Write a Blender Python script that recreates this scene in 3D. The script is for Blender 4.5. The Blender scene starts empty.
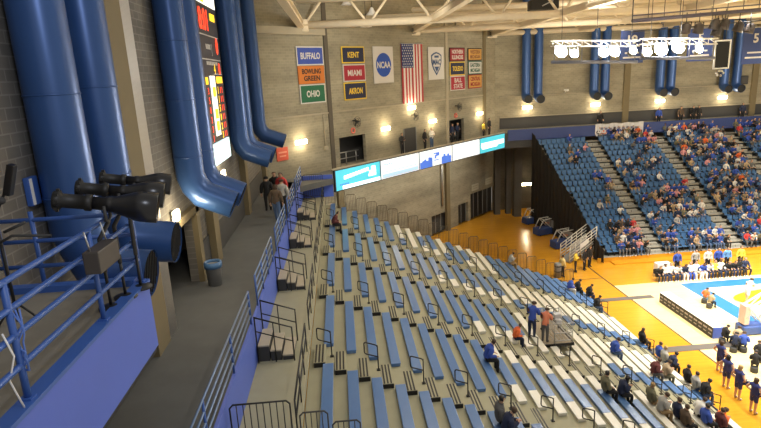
import bpy, bmesh, math, random
from mathutils import Vector, Matrix
random.seed(7)
sc = bpy.context.scene
COL = sc.collection
R2 = math.sqrt(.5)
FLOOR, WALK, GANG = -17.4, -7.0, -8.3          # court floor, upper walkway, gangway of the near stand
# ------------------------------------------------------------------ camera
FPX = 553.54
pit, roll, az = 0.24401647, 0.05067652, -0.06448249
cp, sp, cr, sr = math.cos(pit), math.sin(pit), math.cos(roll), math.sin(roll)
ca, sa = math.cos(az), math.sin(az)
Rm = Matrix(((cr, sr, 0), (-sr, cr, 0), (0, 0, 1))) @ Matrix(((1, 0, 0), (0, -sp, -cp), (0, cp, -sp))) @ Matrix(((ca, sa, 0), (-sa, ca, 0), (0, 0, 1)))
cd = bpy.data.cameras.new('camera'); cam = bpy.data.objects.new('camera', cd); COL.objects.link(cam)
r_, d_, f_ = Rm[0], Rm[1], Rm[2]
cam.matrix_world = Matrix(((r_[0], -d_[0], -f_[0], 0), (r_[1], -d_[1], -f_[1], 0), (r_[2], -d_[2], -f_[2], 0), (0, 0, 0, 1)))
cd.sensor_width = 36; cd.lens = FPX / 761 * 36; cd.clip_end = 300; cd.clip_start = .05
sc.camera = cam
def ray(x, y): return Rm.transposed() @ Vector(((x - 380.5) / FPX, (y - 214) / FPX, 1))
def at(x, y, ax, v):
    d = ray(x, y); return d * (v / d[ax])
def onp(x, y, n, c):
    d = ray(x, y); n = Vector(n); return d * (c / n.dot(d))
def project(p):
    c = Rm @ Vector(p); return 380.5 + FPX * c[0] / c[2], 214 + FPX * c[1] / c[2], c[2]
def inview(p, m=15):
    x, y, z = project(p); return z > 0 and -m < x < 761 + m and -m < y < 428 + m
def ch(s, c, z): return Vector(((s - c) * R2, (s + c) * R2, z))       # corner wall: along, distance, height
# ------------------------------------------------------------------ materials
MATS = {}
def mat(name, col, rough=.6, metal=0., var=0., scale=3., emit=0., bump=0., spec=.5):
    if name in MATS: return MATS[name]
    m = bpy.data.materials.new(name); m.use_nodes = True; nt = m.node_tree; b = nt.nodes['Principled BSDF']
    c = (*col, 1)
    b.inputs['Base Color'].default_value = c; b.inputs['Roughness'].default_value = rough; b.inputs['Metallic'].default_value = metal
    b.inputs['Specular IOR Level'].default_value = spec
    if var or bump:
        tc = nt.nodes.new('ShaderNodeTexCoord'); n = nt.nodes.new('ShaderNodeTexNoise'); n.inputs['Scale'].default_value = scale; n.inputs['Detail'].default_value = 5
        nt.links.new(tc.outputs['Object'], n.inputs['Vector'])
        if var:
            mx = nt.nodes.new('ShaderNodeMix'); mx.data_type = 'RGBA'
            mx.inputs[6].default_value = tuple(max(0, v * (1 - var)) for v in col) + (1,); mx.inputs[7].default_value = tuple(min(1, v * (1 + var)) for v in col) + (1,)
            nt.links.new(n.outputs['Fac'], mx.inputs[0]); nt.links.new(mx.outputs[2], b.inputs['Base Color'])
        if bump:
            bp = nt.nodes.new('ShaderNodeBump'); bp.inputs['Strength'].default_value = bump; bp.inputs['Distance'].default_value = .02
            nt.links.new(n.outputs['Fac'], bp.inputs['Height']); nt.links.new(bp.outputs['Normal'], b.inputs['Normal'])
    if emit:
        b.inputs['Emission Color'].default_value = c; b.inputs['Emission Strength'].default_value = emit
    MATS[name] = m; return m
def brickmat(name, c1, c2, mortar, w=.4, h=.2, ms=.012):
    m = bpy.data.materials.new(name); m.use_nodes = True; nt = m.node_tree; b = nt.nodes['Principled BSDF']
    uv = nt.nodes.new('ShaderNodeUVMap'); br = nt.nodes.new('ShaderNodeTexBrick')
    br.inputs['Color1'].default_value = (*c1, 1); br.inputs['Color2'].default_value = (*c2, 1); br.inputs['Mortar'].default_value = (*mortar, 1)
    br.inputs['Scale'].default_value = 1; br.inputs['Brick Width'].default_value = w; br.inputs['Row Height'].default_value = h; br.inputs['Mortar Size'].default_value = ms
    nz = nt.nodes.new('ShaderNodeTexNoise'); nz.inputs['Scale'].default_value = .35; nz.inputs['Detail'].default_value = 6
    mp = nt.nodes.new('ShaderNodeMapping'); mp.inputs['Scale'].default_value = (.5, 2.2, 1)
    nt.links.new(uv.outputs[0], br.inputs['Vector']); nt.links.new(uv.outputs[0], mp.inputs['Vector']); nt.links.new(mp.outputs[0], nz.inputs['Vector'])
    rp = nt.nodes.new('ShaderNodeMapRange'); rp.inputs[1].default_value = .3; rp.inputs[2].default_value = .7; rp.inputs[3].default_value = .72; rp.inputs[4].default_value = 1.22
    nt.links.new(nz.outputs['Fac'], rp.inputs[0])
    mx = nt.nodes.new('ShaderNodeMix'); mx.data_type = 'RGBA'; mx.blend_type = 'MULTIPLY'; mx.inputs[0].default_value = 1
    nt.links.new(br.outputs['Color'], mx.inputs[6]); nt.links.new(rp.outputs[0], mx.inputs[7]); nt.links.new(mx.outputs[2], b.inputs['Base Color'])
    b.inputs['Roughness'].default_value = .85
    MATS[name] = m; return m
def woodmat(name, c1, c2, rough):
    m = bpy.data.materials.new(name); m.use_nodes = True; nt = m.node_tree; b = nt.nodes['Principled BSDF']
    tc = nt.nodes.new('ShaderNodeTexCoord'); br = nt.nodes.new('ShaderNodeTexBrick')
    br.inputs['Color1'].default_value = (*c1, 1); br.inputs['Color2'].default_value = (*c2, 1); br.inputs['Mortar'].default_value = (*[v * .8 for v in c1], 1)
    br.inputs['Scale'].default_value = 1; br.inputs['Brick Width'].default_value = 1.6; br.inputs['Row Height'].default_value = .12; br.inputs['Mortar Size'].default_value = .004
    nt.links.new(tc.outputs['Object'], br.inputs['Vector']); nt.links.new(br.outputs['Color'], b.inputs['Base Color'])
    b.inputs['Roughness'].default_value = rough
    MATS[name] = m; return m
def cloth(col):
    return mat('cloth_%d_%d_%d' % tuple(int(c * 255) for c in col), col, .85)
# ------------------------------------------------------------------ mesh builder
class MB:
    def __init__(s): s.bm = bmesh.new(); s.uv = None
    def _m(s, fs, mi, smooth=False):
        for f in fs: f.material_index = mi; f.smooth = smooth
    def poly(s, pts, mi=0):
        f = s.bm.faces.new([s.bm.verts.new(p) for p in pts]); f.material_index = mi; return f
    def box(s, c, d, mi=0, rz=0., rot=None, bev=0.):
        M = Matrix.Translation(c) @ (rot.to_4x4() if rot else Matrix.Rotation(rz, 4, 'Z')) @ Matrix.Diagonal((*d, 1))
        g = bmesh.ops.create_cube(s.bm, size=1, matrix=M); fs = {f for v in g['verts'] for f in v.link_faces}
        s._m(fs, mi)
        if bev:
            es = {e for f in fs for e in f.edges}
            r = bmesh.ops.bevel(s.bm, geom=list(es), offset=bev, segments=2, affect='EDGES', profile=.6, material=mi)
        return s
    def lim(s, a, b, mi=0, bev=0.):
        return s.box(((a[0] + b[0]) / 2, (a[1] + b[1]) / 2, (a[2] + b[2]) / 2), (abs(b[0] - a[0]), abs(b[1] - a[1]), abs(b[2] - a[2])), mi, bev=bev)
    def tube(s, pts, r, n=8, mi=0, cap=True, closed=False):
        pts = [Vector(p) for p in pts]; rs = r if isinstance(r, (list, tuple)) else [r] * len(pts)
        N = len(pts); rings = []; up0 = None
        for i, p in enumerate(pts):
            a = pts[i - 1] if (i or closed) else p; b = pts[(i + 1) % N] if (i < N - 1 or closed) else p
            t1 = (p - a); t2 = (b - p)
            t = (t1.normalized() if t1.length > 1e-9 else Vector()) + (t2.normalized() if t2.length > 1e-9 else Vector())
            t.normalize()
            if up0 is None:
                up0 = Vector((0, 0, 1)) if abs(t.z) < .9 else Vector((1, 0, 0))
            u = t.cross(up0)
            if u.length < 1e-4: u = t.cross(Vector((0, 1, 0)))
            u.normalize(); w = u.cross(t).normalized(); up0 = w
            k = 1.
            if t1.length > 1e-9 and t2.length > 1e-9:
                cs = t1.normalized().dot(t); k = 1 / max(cs, .5)
            rings.append([s.bm.verts.new(p + (u * math.cos(q) + w * math.sin(q)) * rs[i] * (k if n > 4 else 1)) for q in [2 * math.pi * j / n + (math.pi / 4 if n == 4 else 0) for j in range(n)]])
        for i in range(N if closed else N - 1):
            A, B = rings[i], rings[(i + 1) % N]
            for j in range(n):
                f = s.bm.faces.new((A[j], A[(j + 1) % n], B[(j + 1) % n], B[j])); f.material_index = mi; f.smooth = n > 4
        if cap and not closed:
            for q in (rings[0][::-1], rings[-1]):
                f = s.bm.faces.new(q); f.material_index = mi
        return s
    def lathe(s, prof, M=None, n=16, mi=0):
        M = M or Matrix(); rings = []
        for (r, z) in prof:
            rings.append([s.bm.verts.new(M @ Vector((r * math.cos(2 * math.pi * j / n), r * math.sin(2 * math.pi * j / n), z))) for j in range(n)])
        for A, B in zip(rings, rings[1:]):
            for j in range(n):
                f = s.bm.faces.new((A[j], A[(j + 1) % n], B[(j + 1) % n], B[j])); f.material_index = mi; f.smooth = True
        for q in (rings[0][::-1], rings[-1]):
            f = s.bm.faces.new(q); f.material_index = mi
        return s
    def prism(s, pts, v, mi=0):
        v = Vector(v); a = [s.bm.verts.new(p) for p in pts]; b = [s.bm.verts.new(Vector(p) + v) for p in pts]; n = len(a)
        fs = [s.bm.faces.new(a[::-1]), s.bm.faces.new(b)] + [s.bm.faces.new((a[i], a[(i + 1) % n], b[(i + 1) % n], b[i])) for i in range(n)]
        s._m(fs, mi); return s
    def ball(s, c, r, mi=0, sc=(1, 1, 1), n=10):
        g = bmesh.ops.create_uvsphere(s.bm, u_segments=n, v_segments=max(6, n * 2 // 3), radius=r, matrix=Matrix.Translation(c) @ Matrix.Diagonal((*sc, 1)))
        s._m({f for v in g['verts'] for f in v.link_faces}, mi, True); return s
    def build(s, name, m, parent=None, loc=None, rz=None):
        bmesh.ops.recalc_face_normals(s.bm, faces=s.bm.faces)
        me = bpy.data.meshes.new(name); s.bm.to_mesh(me); s.bm.free()
        for q in (m if isinstance(m, (list, tuple)) else [m]): me.materials.append(q)
        o = bpy.data.objects.new(name, me); COL.objects.link(o)
        if parent: o.parent = parent
        if loc is not None: o.location = loc
        if rz is not None: o.rotation_euler.z = rz
        return o
def tag(o, label, cat, group=None):
    o['label'] = label; o['category'] = cat
    if group: o['group'] = group
    return o
def thing(name, label, cat, loc=(0, 0, 0), rz=0., group=None):
    o = bpy.data.objects.new(name, None); COL.objects.link(o); o.empty_display_size = .1
    o.location = loc; o.rotation_euler.z = rz
    return tag(o, label, cat, group)
def struct(o): o['kind'] = 'structure'; return o
def dup(root, loc, rz=None, label=None, group=None):
    r = root.copy(); COL.objects.link(r); r.location = loc
    if rz is not None: r.rotation_euler.z = rz
    if label: r['label'] = label
    if group: r['group'] = group
    for c in root.children:
        q = c.copy(); COL.objects.link(q); q.parent = r
        for g in c.children:
            h = g.copy(); COL.objects.link(h); h.parent = q
    return r
ONES = ['first', 'second', 'third', 'fourth', 'fifth', 'sixth', 'seventh', 'eighth', 'ninth', 'tenth', 'eleventh', 'twelfth', 'thirteenth', 'fourteenth', 'fifteenth', 'sixteenth', 'seventeenth', 'eighteenth', 'nineteenth', 'twentieth', 'twenty-first', 'twenty-second', 'twenty-third', 'twenty-fourth', 'twenty-fifth', 'twenty-sixth', 'twenty-seventh', 'twenty-eighth']
def text(name, body, size, parent, loc, m, w=None, bold=.0, rx=math.pi / 2, h=None):
    cu = bpy.data.curves.new(name, 'FONT'); cu.body = body; cu.size = size; cu.align_x = 'CENTER'; cu.align_y = 'CENTER'; cu.extrude = .004; cu.offset = bold; cu.space_line = .8; cu.resolution_u = 3
    t = bpy.data.objects.new(name, cu); COL.objects.link(t)
    dg = bpy.context.evaluated_depsgraph_get(); me = bpy.data.meshes.new_from_object(t.evaluated_get(dg)); bpy.data.objects.remove(t)
    me.materials.clear(); me.materials.append(m)
    o = bpy.data.objects.new(name, me); COL.objects.link(o); o.parent = parent; o.location = loc; o.rotation_euler = (rx, 0, 0)
    xs = [v.co.x for v in me.vertices]; ys = [v.co.y for v in me.vertices]
    cx, cy = (max(xs) + min(xs)) / 2, (max(ys) + min(ys)) / 2
    kx = w / (max(xs) - min(xs)) if w else 1
    ky = h / (max(ys) - min(ys)) if h else (1 if not w else 1)
    for v in me.vertices: v.co.x = (v.co.x - cx) * kx; v.co.y = (v.co.y - cy) * ky
    return o
def wall(name, p0, p1, z0, z1, m, th=.3, holes=()):
    """wall quad from p0 to p1 (plan, left to right as seen), solid behind; holes = (s0,s1,z0,z1)"""
    p0, p1 = Vector((*p0, 0)), Vector((*p1, 0)); L = (p1 - p0).length; d = (p1 - p0) / L; n = Vector((-d.y, d.x, 0)) * th
    bm = bmesh.new(); uvl = bm.loops.layers.uv.new('UVMap')
    ss = sorted({0, L, *[h[0] for h in holes], *[h[1] for h in holes]}); zs = sorted({z0, z1, *[h[2] for h in holes], *[h[3] for h in holes]})
    def quad(pts, uvs):
        f = bm.faces.new([bm.verts.new(p) for p in pts])
        for l, u in zip(f.loops, uvs): l[uvl].uv = u
    for a, b in zip(ss, ss[1:]):
        for c, e in zip(zs, zs[1:]):
            if any(h[0] <= (a + b) / 2 <= h[1] and h[2] <= (c + e) / 2 <= h[3] for h in holes): continue
            P = lambda s, z, k=0: p0 + d * s + Vector((0, 0, z)) + n * k
            quad([P(a, c), P(b, c), P(b, e), P(a, e)], [(a, c), (b, c), (b, e), (a, e)])
            quad([P(b, c, 1), P(a, c, 1), P(a, e, 1), P(b, e, 1)], [(b, c), (a, c), (a, e), (b, e)])
    for h in holes:
        P = lambda s, z, k=0: p0 + d * s + Vector((0, 0, z)) + n * k
        a, b, c, e = h
        for (s0, zz0), (s1, zz1) in (((a, c), (a, e)), ((a, e), (b, e)), ((b, e), (b, c)), ((b, c), (a, c))):
            quad([P(s0, zz0), P(s1, zz1), P(s1, zz1, 1), P(s0, zz0, 1)], [(s0, zz0), (s1, zz1), (s1, zz1), (s0, zz0)])
    me = bpy.data.meshes.new(name); bm.to_mesh(me); bm.free(); me.materials.append(m)
    o = bpy.data.objects.new(name, me); COL.objects.link(o); return struct(o)
# ------------------------------------------------------------------ palette
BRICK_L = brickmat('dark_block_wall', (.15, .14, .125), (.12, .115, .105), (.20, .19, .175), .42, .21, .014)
BRICK_D = brickmat('shadowed_brown_block_wall', (.10, .085, .065), (.08, .07, .055), (.12, .105, .08), .42, .21, .014)  # block colour darkened to put the recess shade into the wall
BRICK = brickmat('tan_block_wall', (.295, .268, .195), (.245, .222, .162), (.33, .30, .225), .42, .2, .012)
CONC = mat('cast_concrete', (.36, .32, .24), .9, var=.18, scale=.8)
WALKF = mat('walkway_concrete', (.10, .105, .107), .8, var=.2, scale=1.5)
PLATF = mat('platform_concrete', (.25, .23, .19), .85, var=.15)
DECK = mat('stand_deck_plywood', (.36, .345, .235), .7, var=.1, scale=2)
DECKG = mat('far_stand_deck', (.30, .29, .25), .7, var=.1)
RISER = mat('stand_riser_dark', (.035, .035, .03), .8)
BLUE = mat('bench_blue_plastic', (.09, .19, .42), .3, var=.05)
WHITE = mat('bench_white_plastic_and_glare', (.78, .76, .68), .42, var=.03)  # real white lengths, also glare painted onto lower blue benches
RAILB = mat('blue_painted_steel', (.045, .12, .42), .4, var=.08)
PANELB = mat('blue_painted_panel', (.085, .15, .60), .5, var=.1, scale=.8)
PIPEB = mat('blue_duct_steel', (.035, .095, .28), .33, metal=.25, var=.12, scale=1.2)
PARAB = mat('parapet_blue', (.03, .055, .2), .5, var=.08)
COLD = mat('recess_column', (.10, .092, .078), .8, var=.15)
BLACK = mat('black_paint', (.012, .012, .012), .5)
BLACKS = mat('black_gloss', (.01, .01, .012), .28)
STEEL = mat('galvanised_steel', (.5, .5, .5), .35, metal=.8)
GOLDP = mat('tan_pilaster_paint', (.18, .145, .08), .8, var=.12, scale=1.5)
CREAM = mat('cream_roof_steel', (.74, .64, .48), .6, var=.08)
DGREY = mat('dark_grey_paint', (.05, .05, .05), .7, var=.1)
GREY = mat('grey_paint', (.22, .22, .22), .6)
CHAIRB = mat('far_chair_blue', (.05, .135, .29), .5)
WHT = mat('white_matte', (.8, .8, .8), .6)
GYM = woodmat('gym_floor_orange', (.66, .315, .024), (.58, .27, .02), .2)
PALE = woodmat('court_pale_maple', (.86, .70, .36), (.80, .64, .30), .3)
COURTB = mat('court_blue_paint', (.03, .17, .36), .35)
MATG = mat('grey_floor_mat', (.12, .105, .095), .8)
LINEB = mat('black_line_paint', (.02, .02, .02), .5)
LAMP = mat('sconce_glow', (1., .82, .5), .5, emit=14.)
FLOOD = mat('floodlight_glow', (1., .97, .9), .5, emit=350.)
CYAN = mat('screen_cyan', (.07, .52, .66), .4, emit=.85)
SCRW = mat('screen_white', (.80, .88, .95), .4, emit=.7)
SCRB = mat('screen_blue', (.07, .18, .72), .4, emit=.7)
SCRT = mat('screen_text_white', (.95, 1., 1.), .4, emit=1.15)
LEDR = mat('led_red', (1., .06, .02), .4, emit=1.6)
LEDY = mat('led_amber', (1., .62, .02), .4, emit=1.4)
LEDW = mat('led_white', (1., .98, .85), .4, emit=1.3)
KCOURT, KFAR, KNEAR, KWALL, KLEFT, KWORLD, EXPO = 12500., 2500., 1200., 2700., 850., .5, 0.
KUND, KROOF = 900., 150.
# ================================================================== THE SETTING
FL = MB(); FL.lim((-8, 10, FLOOR - .3), (70, 72, FLOOR)); struct(FL.build('floor', GYM))
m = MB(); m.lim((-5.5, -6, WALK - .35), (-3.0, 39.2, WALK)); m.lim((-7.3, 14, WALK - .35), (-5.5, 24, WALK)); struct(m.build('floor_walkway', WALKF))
m = MB(); m.prism([ch(22, 31.6, WALK - .4), ch(22, 28.45, WALK - .4), ch(52.6, 28.45, WALK - .4), ch(54.8, 31.6, WALK - .4)], (0, 0, .4)); struct(m.build('floor_balcony', WALKF))
m = MB(); m.prism([ch(24, 34.6, WALK - .45), ch(24, 31.5, WALK - .45), ch(60, 31.5, WALK - .45), ch(62, 34.6, WALK - .45)], (0, 0, .4)); struct(m.build('floor_balcony_rear', CONC))
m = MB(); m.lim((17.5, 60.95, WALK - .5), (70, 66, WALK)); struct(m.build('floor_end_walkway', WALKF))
TOP = 8.5
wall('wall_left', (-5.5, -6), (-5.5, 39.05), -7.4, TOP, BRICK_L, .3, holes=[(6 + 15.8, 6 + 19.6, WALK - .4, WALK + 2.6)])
c0 = ch(27.2, 31.5, 0)
wall('wall_corner', (-5.5, 39.05), (17.45, 62), -7.4, TOP, BRICK, .3, holes=[(31.31 - 23.72, 34.42 - 23.72, -7.4, -4.63), (46.61 - 23.72, 49.7 - 23.72, -7.4, -4.68)])
wall('wall_end', (17.45, 62), (70, 62), -7.4, TOP, BRICK, .3)
a, b = ch(20, 34.5, 0), ch(61.4, 34.5, 0)
wall('wall_corner_lower', (a.x, a.y), (b.x, b.y), FLOOR, WALK - .3, BRICK, .3,
     holes=[(27.7, 31., FLOOR, -15.2), (33., 35.2, FLOOR, -15.0), (35.7, 41.3, FLOOR, -14.2)])
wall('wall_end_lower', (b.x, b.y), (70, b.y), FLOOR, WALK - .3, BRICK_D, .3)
a, b = ch(20, 36.4, 0), ch(63, 36.4, 0)
wall('wall_lobby', (a.x, a.y), (b.x, b.y), FLOOR, WALK - .3, DGREY, .2)
a, b = ch(20, 33.2, 0), ch(62, 33.2, 0)
wall('wall_concourse', (a.x, a.y), (b.x, b.y), -7.4, 0, DGREY, .2)
wall('wall_passage', (-7.2, 10), (-7.2, 26), -7.4, 0, BLACK, .2)  # black colour stands in for the unlit dark inside the doorway
m = MB(); m.lim((-7.4, 10, -4.2), (-5.8, 26, -4.0)); m.lim((-7.3, 25.8, -7.4), (-5.8, 26, -4)); m.lim((-7.3, 10, -7.4), (-5.8, 10.2, -4)); struct(m.build('ceiling_passage', BLACK))  # unseen lid and ends, added to keep stray light out of the passage
m = MB(); m.lim((-10, 20, TOP), (70, 66, TOP + .2)); struct(m.build('ceiling', CREAM))
# court paint, each a thin layer of real paint on the floor
def paint(name, pts, m, h):
    q = MB(); q.prism([(p[0], p[1], FLOOR) for p in pts], (0, 0, h)); return struct(q.build(name, m))
def rect(x0, y0, x1, y1): return [(x0, y0), (x1, y0), (x1, y1), (x0, y1)]
paint('floor_court_pale', rect(21.25, 12, 60, 40.6), PALE, .004)
for i, (x0, y0, x1, y1) in enumerate([(26.4, 14, 27.75, 40), (27.75, 38.75, 60, 40)]): paint('floor_court_border', rect(x0, y0, x1, y1), COURTB, .008)
paint('floor_court_key', [(32.6 + 4.3 * math.cos(t), 36.2 + 1.6 * math.sin(t)) for t in [i * math.pi / 12 for i in range(24)]][::1], GYM, .008)
paint('floor_sideline', rect(21.15, 14, 21.25, 45.2), LINEB, .009)
paint('floor_crossline', rect(18, 42.4, 21.15, 42.46), LINEB, .009)
for (x0, y0, x1, y1), lb in zip([(18.2, 37.7, 23.0, 38.25), (18.2, 29.65, 23.6, 30.3)], ['grey cable mat crossing the floor to the far end of the scorers table', 'grey cable mat crossing the floor near the cheerleaders']):
    q = MB(); q.lim((x0, y0, FLOOR), (x1, y1, FLOOR + .03), bev=.01); tag(q.build('floor_mat', MATG), lb, 'mat', 'grey floor mats')
# pilasters and trims of the left wall
for i, (y0, y1) in enumerate([(13.9, 14.9), (21.6, 22.4), (29.8, 30.6), (37.6, 38.3), (5.5, 6.4)]):
    m = MB(); m.lim((-5.5, y0, -7), (-5.2, y1, TOP)); struct(m.build('trim_%d' % (i + 1), GOLDP))
m = MB(); m.lim((-5.5, 19.6, -7), (-5.3, 20.0, -4.2)); m.lim((-5.5, 15.65, -7), (-5.3, 15.8, -4.2)); m.lim((-5.5, 15.65, -4.4), (-5.3, 20, -4.15)); struct(m.build('trim_6', GOLDP))
m = MB(); m.lim((-5.5, 22.4, -7), (-5.46, 29.8, -5.75)); m.lim((-5.5, 30.6, -7), (-5.46, 37.6, -5.75)); m.lim((-5.5, 20, -7), (-5.46, 21.6, -5.75)); struct(m.build('baseboard_left', DGREY))
CORR = mat('ribbed_white_metal', (.52, .5, .47), .4, metal=.3)
m = MB()
for i in range(9): m.tube([(-5.26, 14.98 + i * .08, -7), (-5.26, 14.98 + i * .08, TOP)], .042, 6)
tag(m.build('ribbed_conduit', CORR), 'pale ribbed metal conduit panel running up the wall beside tan pilaster', 'conduit')
# pilasters and bands of the corner wall
for i, (s0, s1, mm) in enumerate([(30.3, 30.7, mat('groove_brown', (.10, .085, .065), .8)), (46.45, 46.85, CONC), (53.55, 54.1, GOLDP)]):
    m = MB(); m.prism([ch(s0, 31.5, WALK), ch(s0, 31.4, WALK), ch(s1, 31.4, WALK), ch(s1, 31.5, WALK)], (0, 0, TOP - WALK)); struct(m.build('trim_%d' % (7 + i), mm))
m = MB(); m.prism([ch(24, 31.5, 3.15), ch(24, 31.2, 3.15), ch(30.3, 31.2, 3.15), ch(30.3, 31.5, 3.15)], (0, 0, .5)); struct(m.build('trim_10', CONC))
m = MB(); m.prism([ch(23.8, 31.5, -2.62), ch(23.8, 31.42, -2.62), ch(53.5, 31.42, -2.62), ch(53.5, 31.5, -2.62)], (0, 0, .12)); struct(m.build('trim_11', CONC))
for i, s in enumerate((50.3, 33.5)):
    m = MB(); m.prism([ch(s, 34.5, FLOOR), ch(s, 34.2, FLOOR), ch(s + .65, 34.2, FLOOR), ch(s + .65, 34.5, FLOOR)], (0, 0, 9.6)); struct(m.build('trim_%d' % (12 + i), GOLDP))
# end wall pilasters and dark band
for i, px in enumerate((626, 753)):
    p = at(px, 90, 1, 62); m = MB(); m.lim((p.x - .35, 61.8, WALK), (p.x + .35, 62, TOP)); struct(m.build('trim_%d' % (14 + i), GOLDP))
m = MB(); m.lim((18, 61.93, -6.5), (70, 62, -5.3)); struct(m.build('baseboard_end', DGREY))
m = MB(); m.lim((18, 61.84, -5.28), (70, 61.93, -5.16)); m.lim((18, 61.9, -3.0), (70, 61.98, -2.93)); struct(m.build('trim_16', CONC))
# blue parapets
m = MB(); m.lim((18.6, 60.8, -7.75), (70, 60.95, -6.55)); struct(m.build('trim_17', PARAB))
a0 = (-3.0, 38.0); a1 = ch(27.4, 28.5, 0)
m = MB(); m.prism([(-3.0, 39.6, -8.3), (-2.9, 39.5, -8.3), (a1.x, 39.5, -8.3), (a1.x, 39.62, -8.3)], (0, 0, 1.6)); struct(m.build('trim_18', PANELB))
m = MB(); m.lim((-3.06, 4, GANG), (-2.98, 39.5, WALK + .02)); struct(m.build('trim_19', PANELB))
# columns in the dark recess under the end walkway
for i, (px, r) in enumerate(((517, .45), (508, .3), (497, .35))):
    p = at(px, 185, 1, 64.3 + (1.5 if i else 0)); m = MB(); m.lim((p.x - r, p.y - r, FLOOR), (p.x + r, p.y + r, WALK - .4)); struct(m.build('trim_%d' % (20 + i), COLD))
m = MB(); m.lim((17.6, 60.9, -8.6), (22.2, 61.4, WALK)); struct(m.build('trim_23', DGREY))
# doors
def door(n, s0, s1, z0, z1, c, m_, npan):
    o = MB(); o.prism([ch(s0, c, z0), ch(s0, c - .06, z0), ch(s1, c - .06, z0), ch(s1, c, z0)], (0, 0, z1 - z0))
    d = struct(o.build('door_%d' % n, m_))
    w = (s1 - s0) / npan; h = MB()
    for k in range(npan + 1): h.prism([ch(s0 + w * k - .04, c - .06, z0), ch(s0 + w * k - .04, c - .1, z0), ch(s0 + w * k + .04, c - .1, z0), ch(s0 + w * k + .04, c - .06, z0)], (0, 0, z1 - z0))
    h.build('door_frame', GREY, d)
    return d
door(1, 39.52, 41.35, WALK, -4.75, 31.5, DGREY, 1)
door(2, 55.75, 61.2, FLOOR, -14.25, 34.9, BLACK, 5)
door(3, 53.05, 55.1, FLOOR, -15.05, 34.9, BLACK, 2)
door(4, 47.8, 50.9, FLOOR, -15.25, 34.9, DGREY, 3)
# balustrade light lines inside the dark openings
for i, (s0, s1, zz) in enumerate(((31.4, 34.4, -6.0), (46.7, 49.6, -6.0))):
    m = MB(); m.tube([ch(s0, 32.4, zz), ch(s1, 32.4, zz)], .05); m.tube([ch(s0, 32.4, zz - .5), ch(s1, 32.4, zz - .5)], .04)
    for k in range(3): m.tube([ch(s0 + .3 + k * 1.2, 32.4, WALK - .05), ch(s0 + .3 + k * 1.2, 32.4, zz)], .04)
    tag(m.build('guard_rail', STEEL), ['steel guard rail inside the dark opening below the yellow bordered banners', 'steel guard rail inside the dark opening behind the rightmost white screen'][i], 'railing', 'rails in the wall openings')
# ------------------------------------------------------------------ lamps
def sconce(loc, rz, label, power, w=1.1):
    t = thing('wall_lamp', label, 'lamp', loc, rz, 'glowing wall lamps')
    m = MB(); m.box((0, -.06, 0), (w * .5, .12, .3), bev=.03); m.build('housing', DGREY, t)
    m = MB(); m.box((0, -.17, 0), (w, .12, .34), bev=.05); m.build('lamp_lens', LAMP, t)
    ld = bpy.data.lights.new('lamp_bulb', 'POINT'); ld.energy = power; ld.color = (1, .8, .5); ld.shadow_soft_size = .2
    lo = bpy.data.objects.new('lamp_bulb', ld); COL.objects.link(lo); lo.parent = t; lo.location = (0, -.5, 0)
r45 = math.pi / 4
for s, z, lb in ((27.2, -4.45, 'glowing wall lamp beside the red sign, left of the blue screen'), (36.95, -4.45, 'glowing wall lamp below the white round emblem banner'), (43.95, -4.45, 'glowing wall lamp below the white shield banner'), (52.65, -4.42, 'glowing wall lamp at the right end of the corner wall'), (40.7, -2.95, 'glowing wall lamp right under the hanging flag')):
    sconce(ch(s, 31.5, z), r45, lb, 130)
for i, (px, py) in enumerate(((527, 107.5), (595, 104.5), (659.5, 101), (722, 97.5))):
    p = at(px, py, 1, 61.95); sconce((p.x, 62, p.z), 0, 'glowing end wall lamp below the %s pair of blue ducts from the left' % ONES[i], 150)
p = at(528, 185, 1, 65.8); sconce((p.x, 66.5, p.z), 0, 'glowing lamp on the dark wall beside the black curtain', 120, 2.2)
sconce((-5.5, 17.4, -3.95), math.pi / 2, 'glowing wall lamp over the dark doorway by the spotlights', 110, .5)
sconce((-5.5, 24.9, -3.9), math.pi / 2, 'glowing wall lamp below the scoreboard between the duct outlets', 40, .6)
# ------------------------------------------------------------------ ducts
def duct(y, zbot, label, out=1.22, x=-5.0, r=.45, dz_=(.34, -.1)):
    t = thing('air_duct', label, 'duct', (x, y, zbot), 0, 'blue ducts on the left wall')
    m = MB(); m.tube([(0, 0, TOP - zbot), (0, 0, 1.0), (.1, 0, .66), (.34, 0, dz_[0]), (out, 0, dz_[1])], r, 20, cap=False); m.build('duct_pipe', PIPEB, t)
    for zz in (1.6, 3.4, 5.2, 7.0, 8.8): m = MB(); m.tube([(0, 0, zz), (0, 0, zz + .03)], r + .012, 20); m.build('duct_seam', PIPEB, t)
    Q = Matrix.Translation((out, 0, dz_[1])) @ Matrix.Rotation(math.atan2(dz_[0] - dz_[1], out - .34), 4, 'Y')
    m = MB(); m.tube([Q @ Vector((-.06, 0, 0)), Q @ Vector((-.045, 0, 0))], r - .02, 20)
    for k in range(-4, 5):
        h = math.sqrt(max(0, (r - .02) ** 2 - (k * .095) ** 2)); m.box(Q @ Vector((-.03, k * .095, 0)), (.02, .018, 2 * h), rot=Q.to_3x3())
    m.build('outlet_grille', BLACK, t)
    return t
duct(10.35, -3.45, 'largest leftmost blue duct behind the spotlight platform', dz_=(.1, .0))
duct(12.1, -3.35, 'second blue duct from the left behind the spotlights', dz_=(.1, .0))
duct(18.4, -3.85, 'blue duct left of the scoreboard with its outlet in front', 1.3)
duct(20.1, -3.85, 'blue duct at the left edge of the scoreboard, outlet half hidden', 1.3)
duct(28.0, -3.68, 'blue duct at the right edge of the scoreboard', 1.4)
duct(29.7, -3.7, 'blue duct hidden mostly behind the one right of the scoreboard', 1.4)
duct(35.0, -3.55, 'farthest blue duct on the left wall near the red sign', 1.5)
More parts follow.
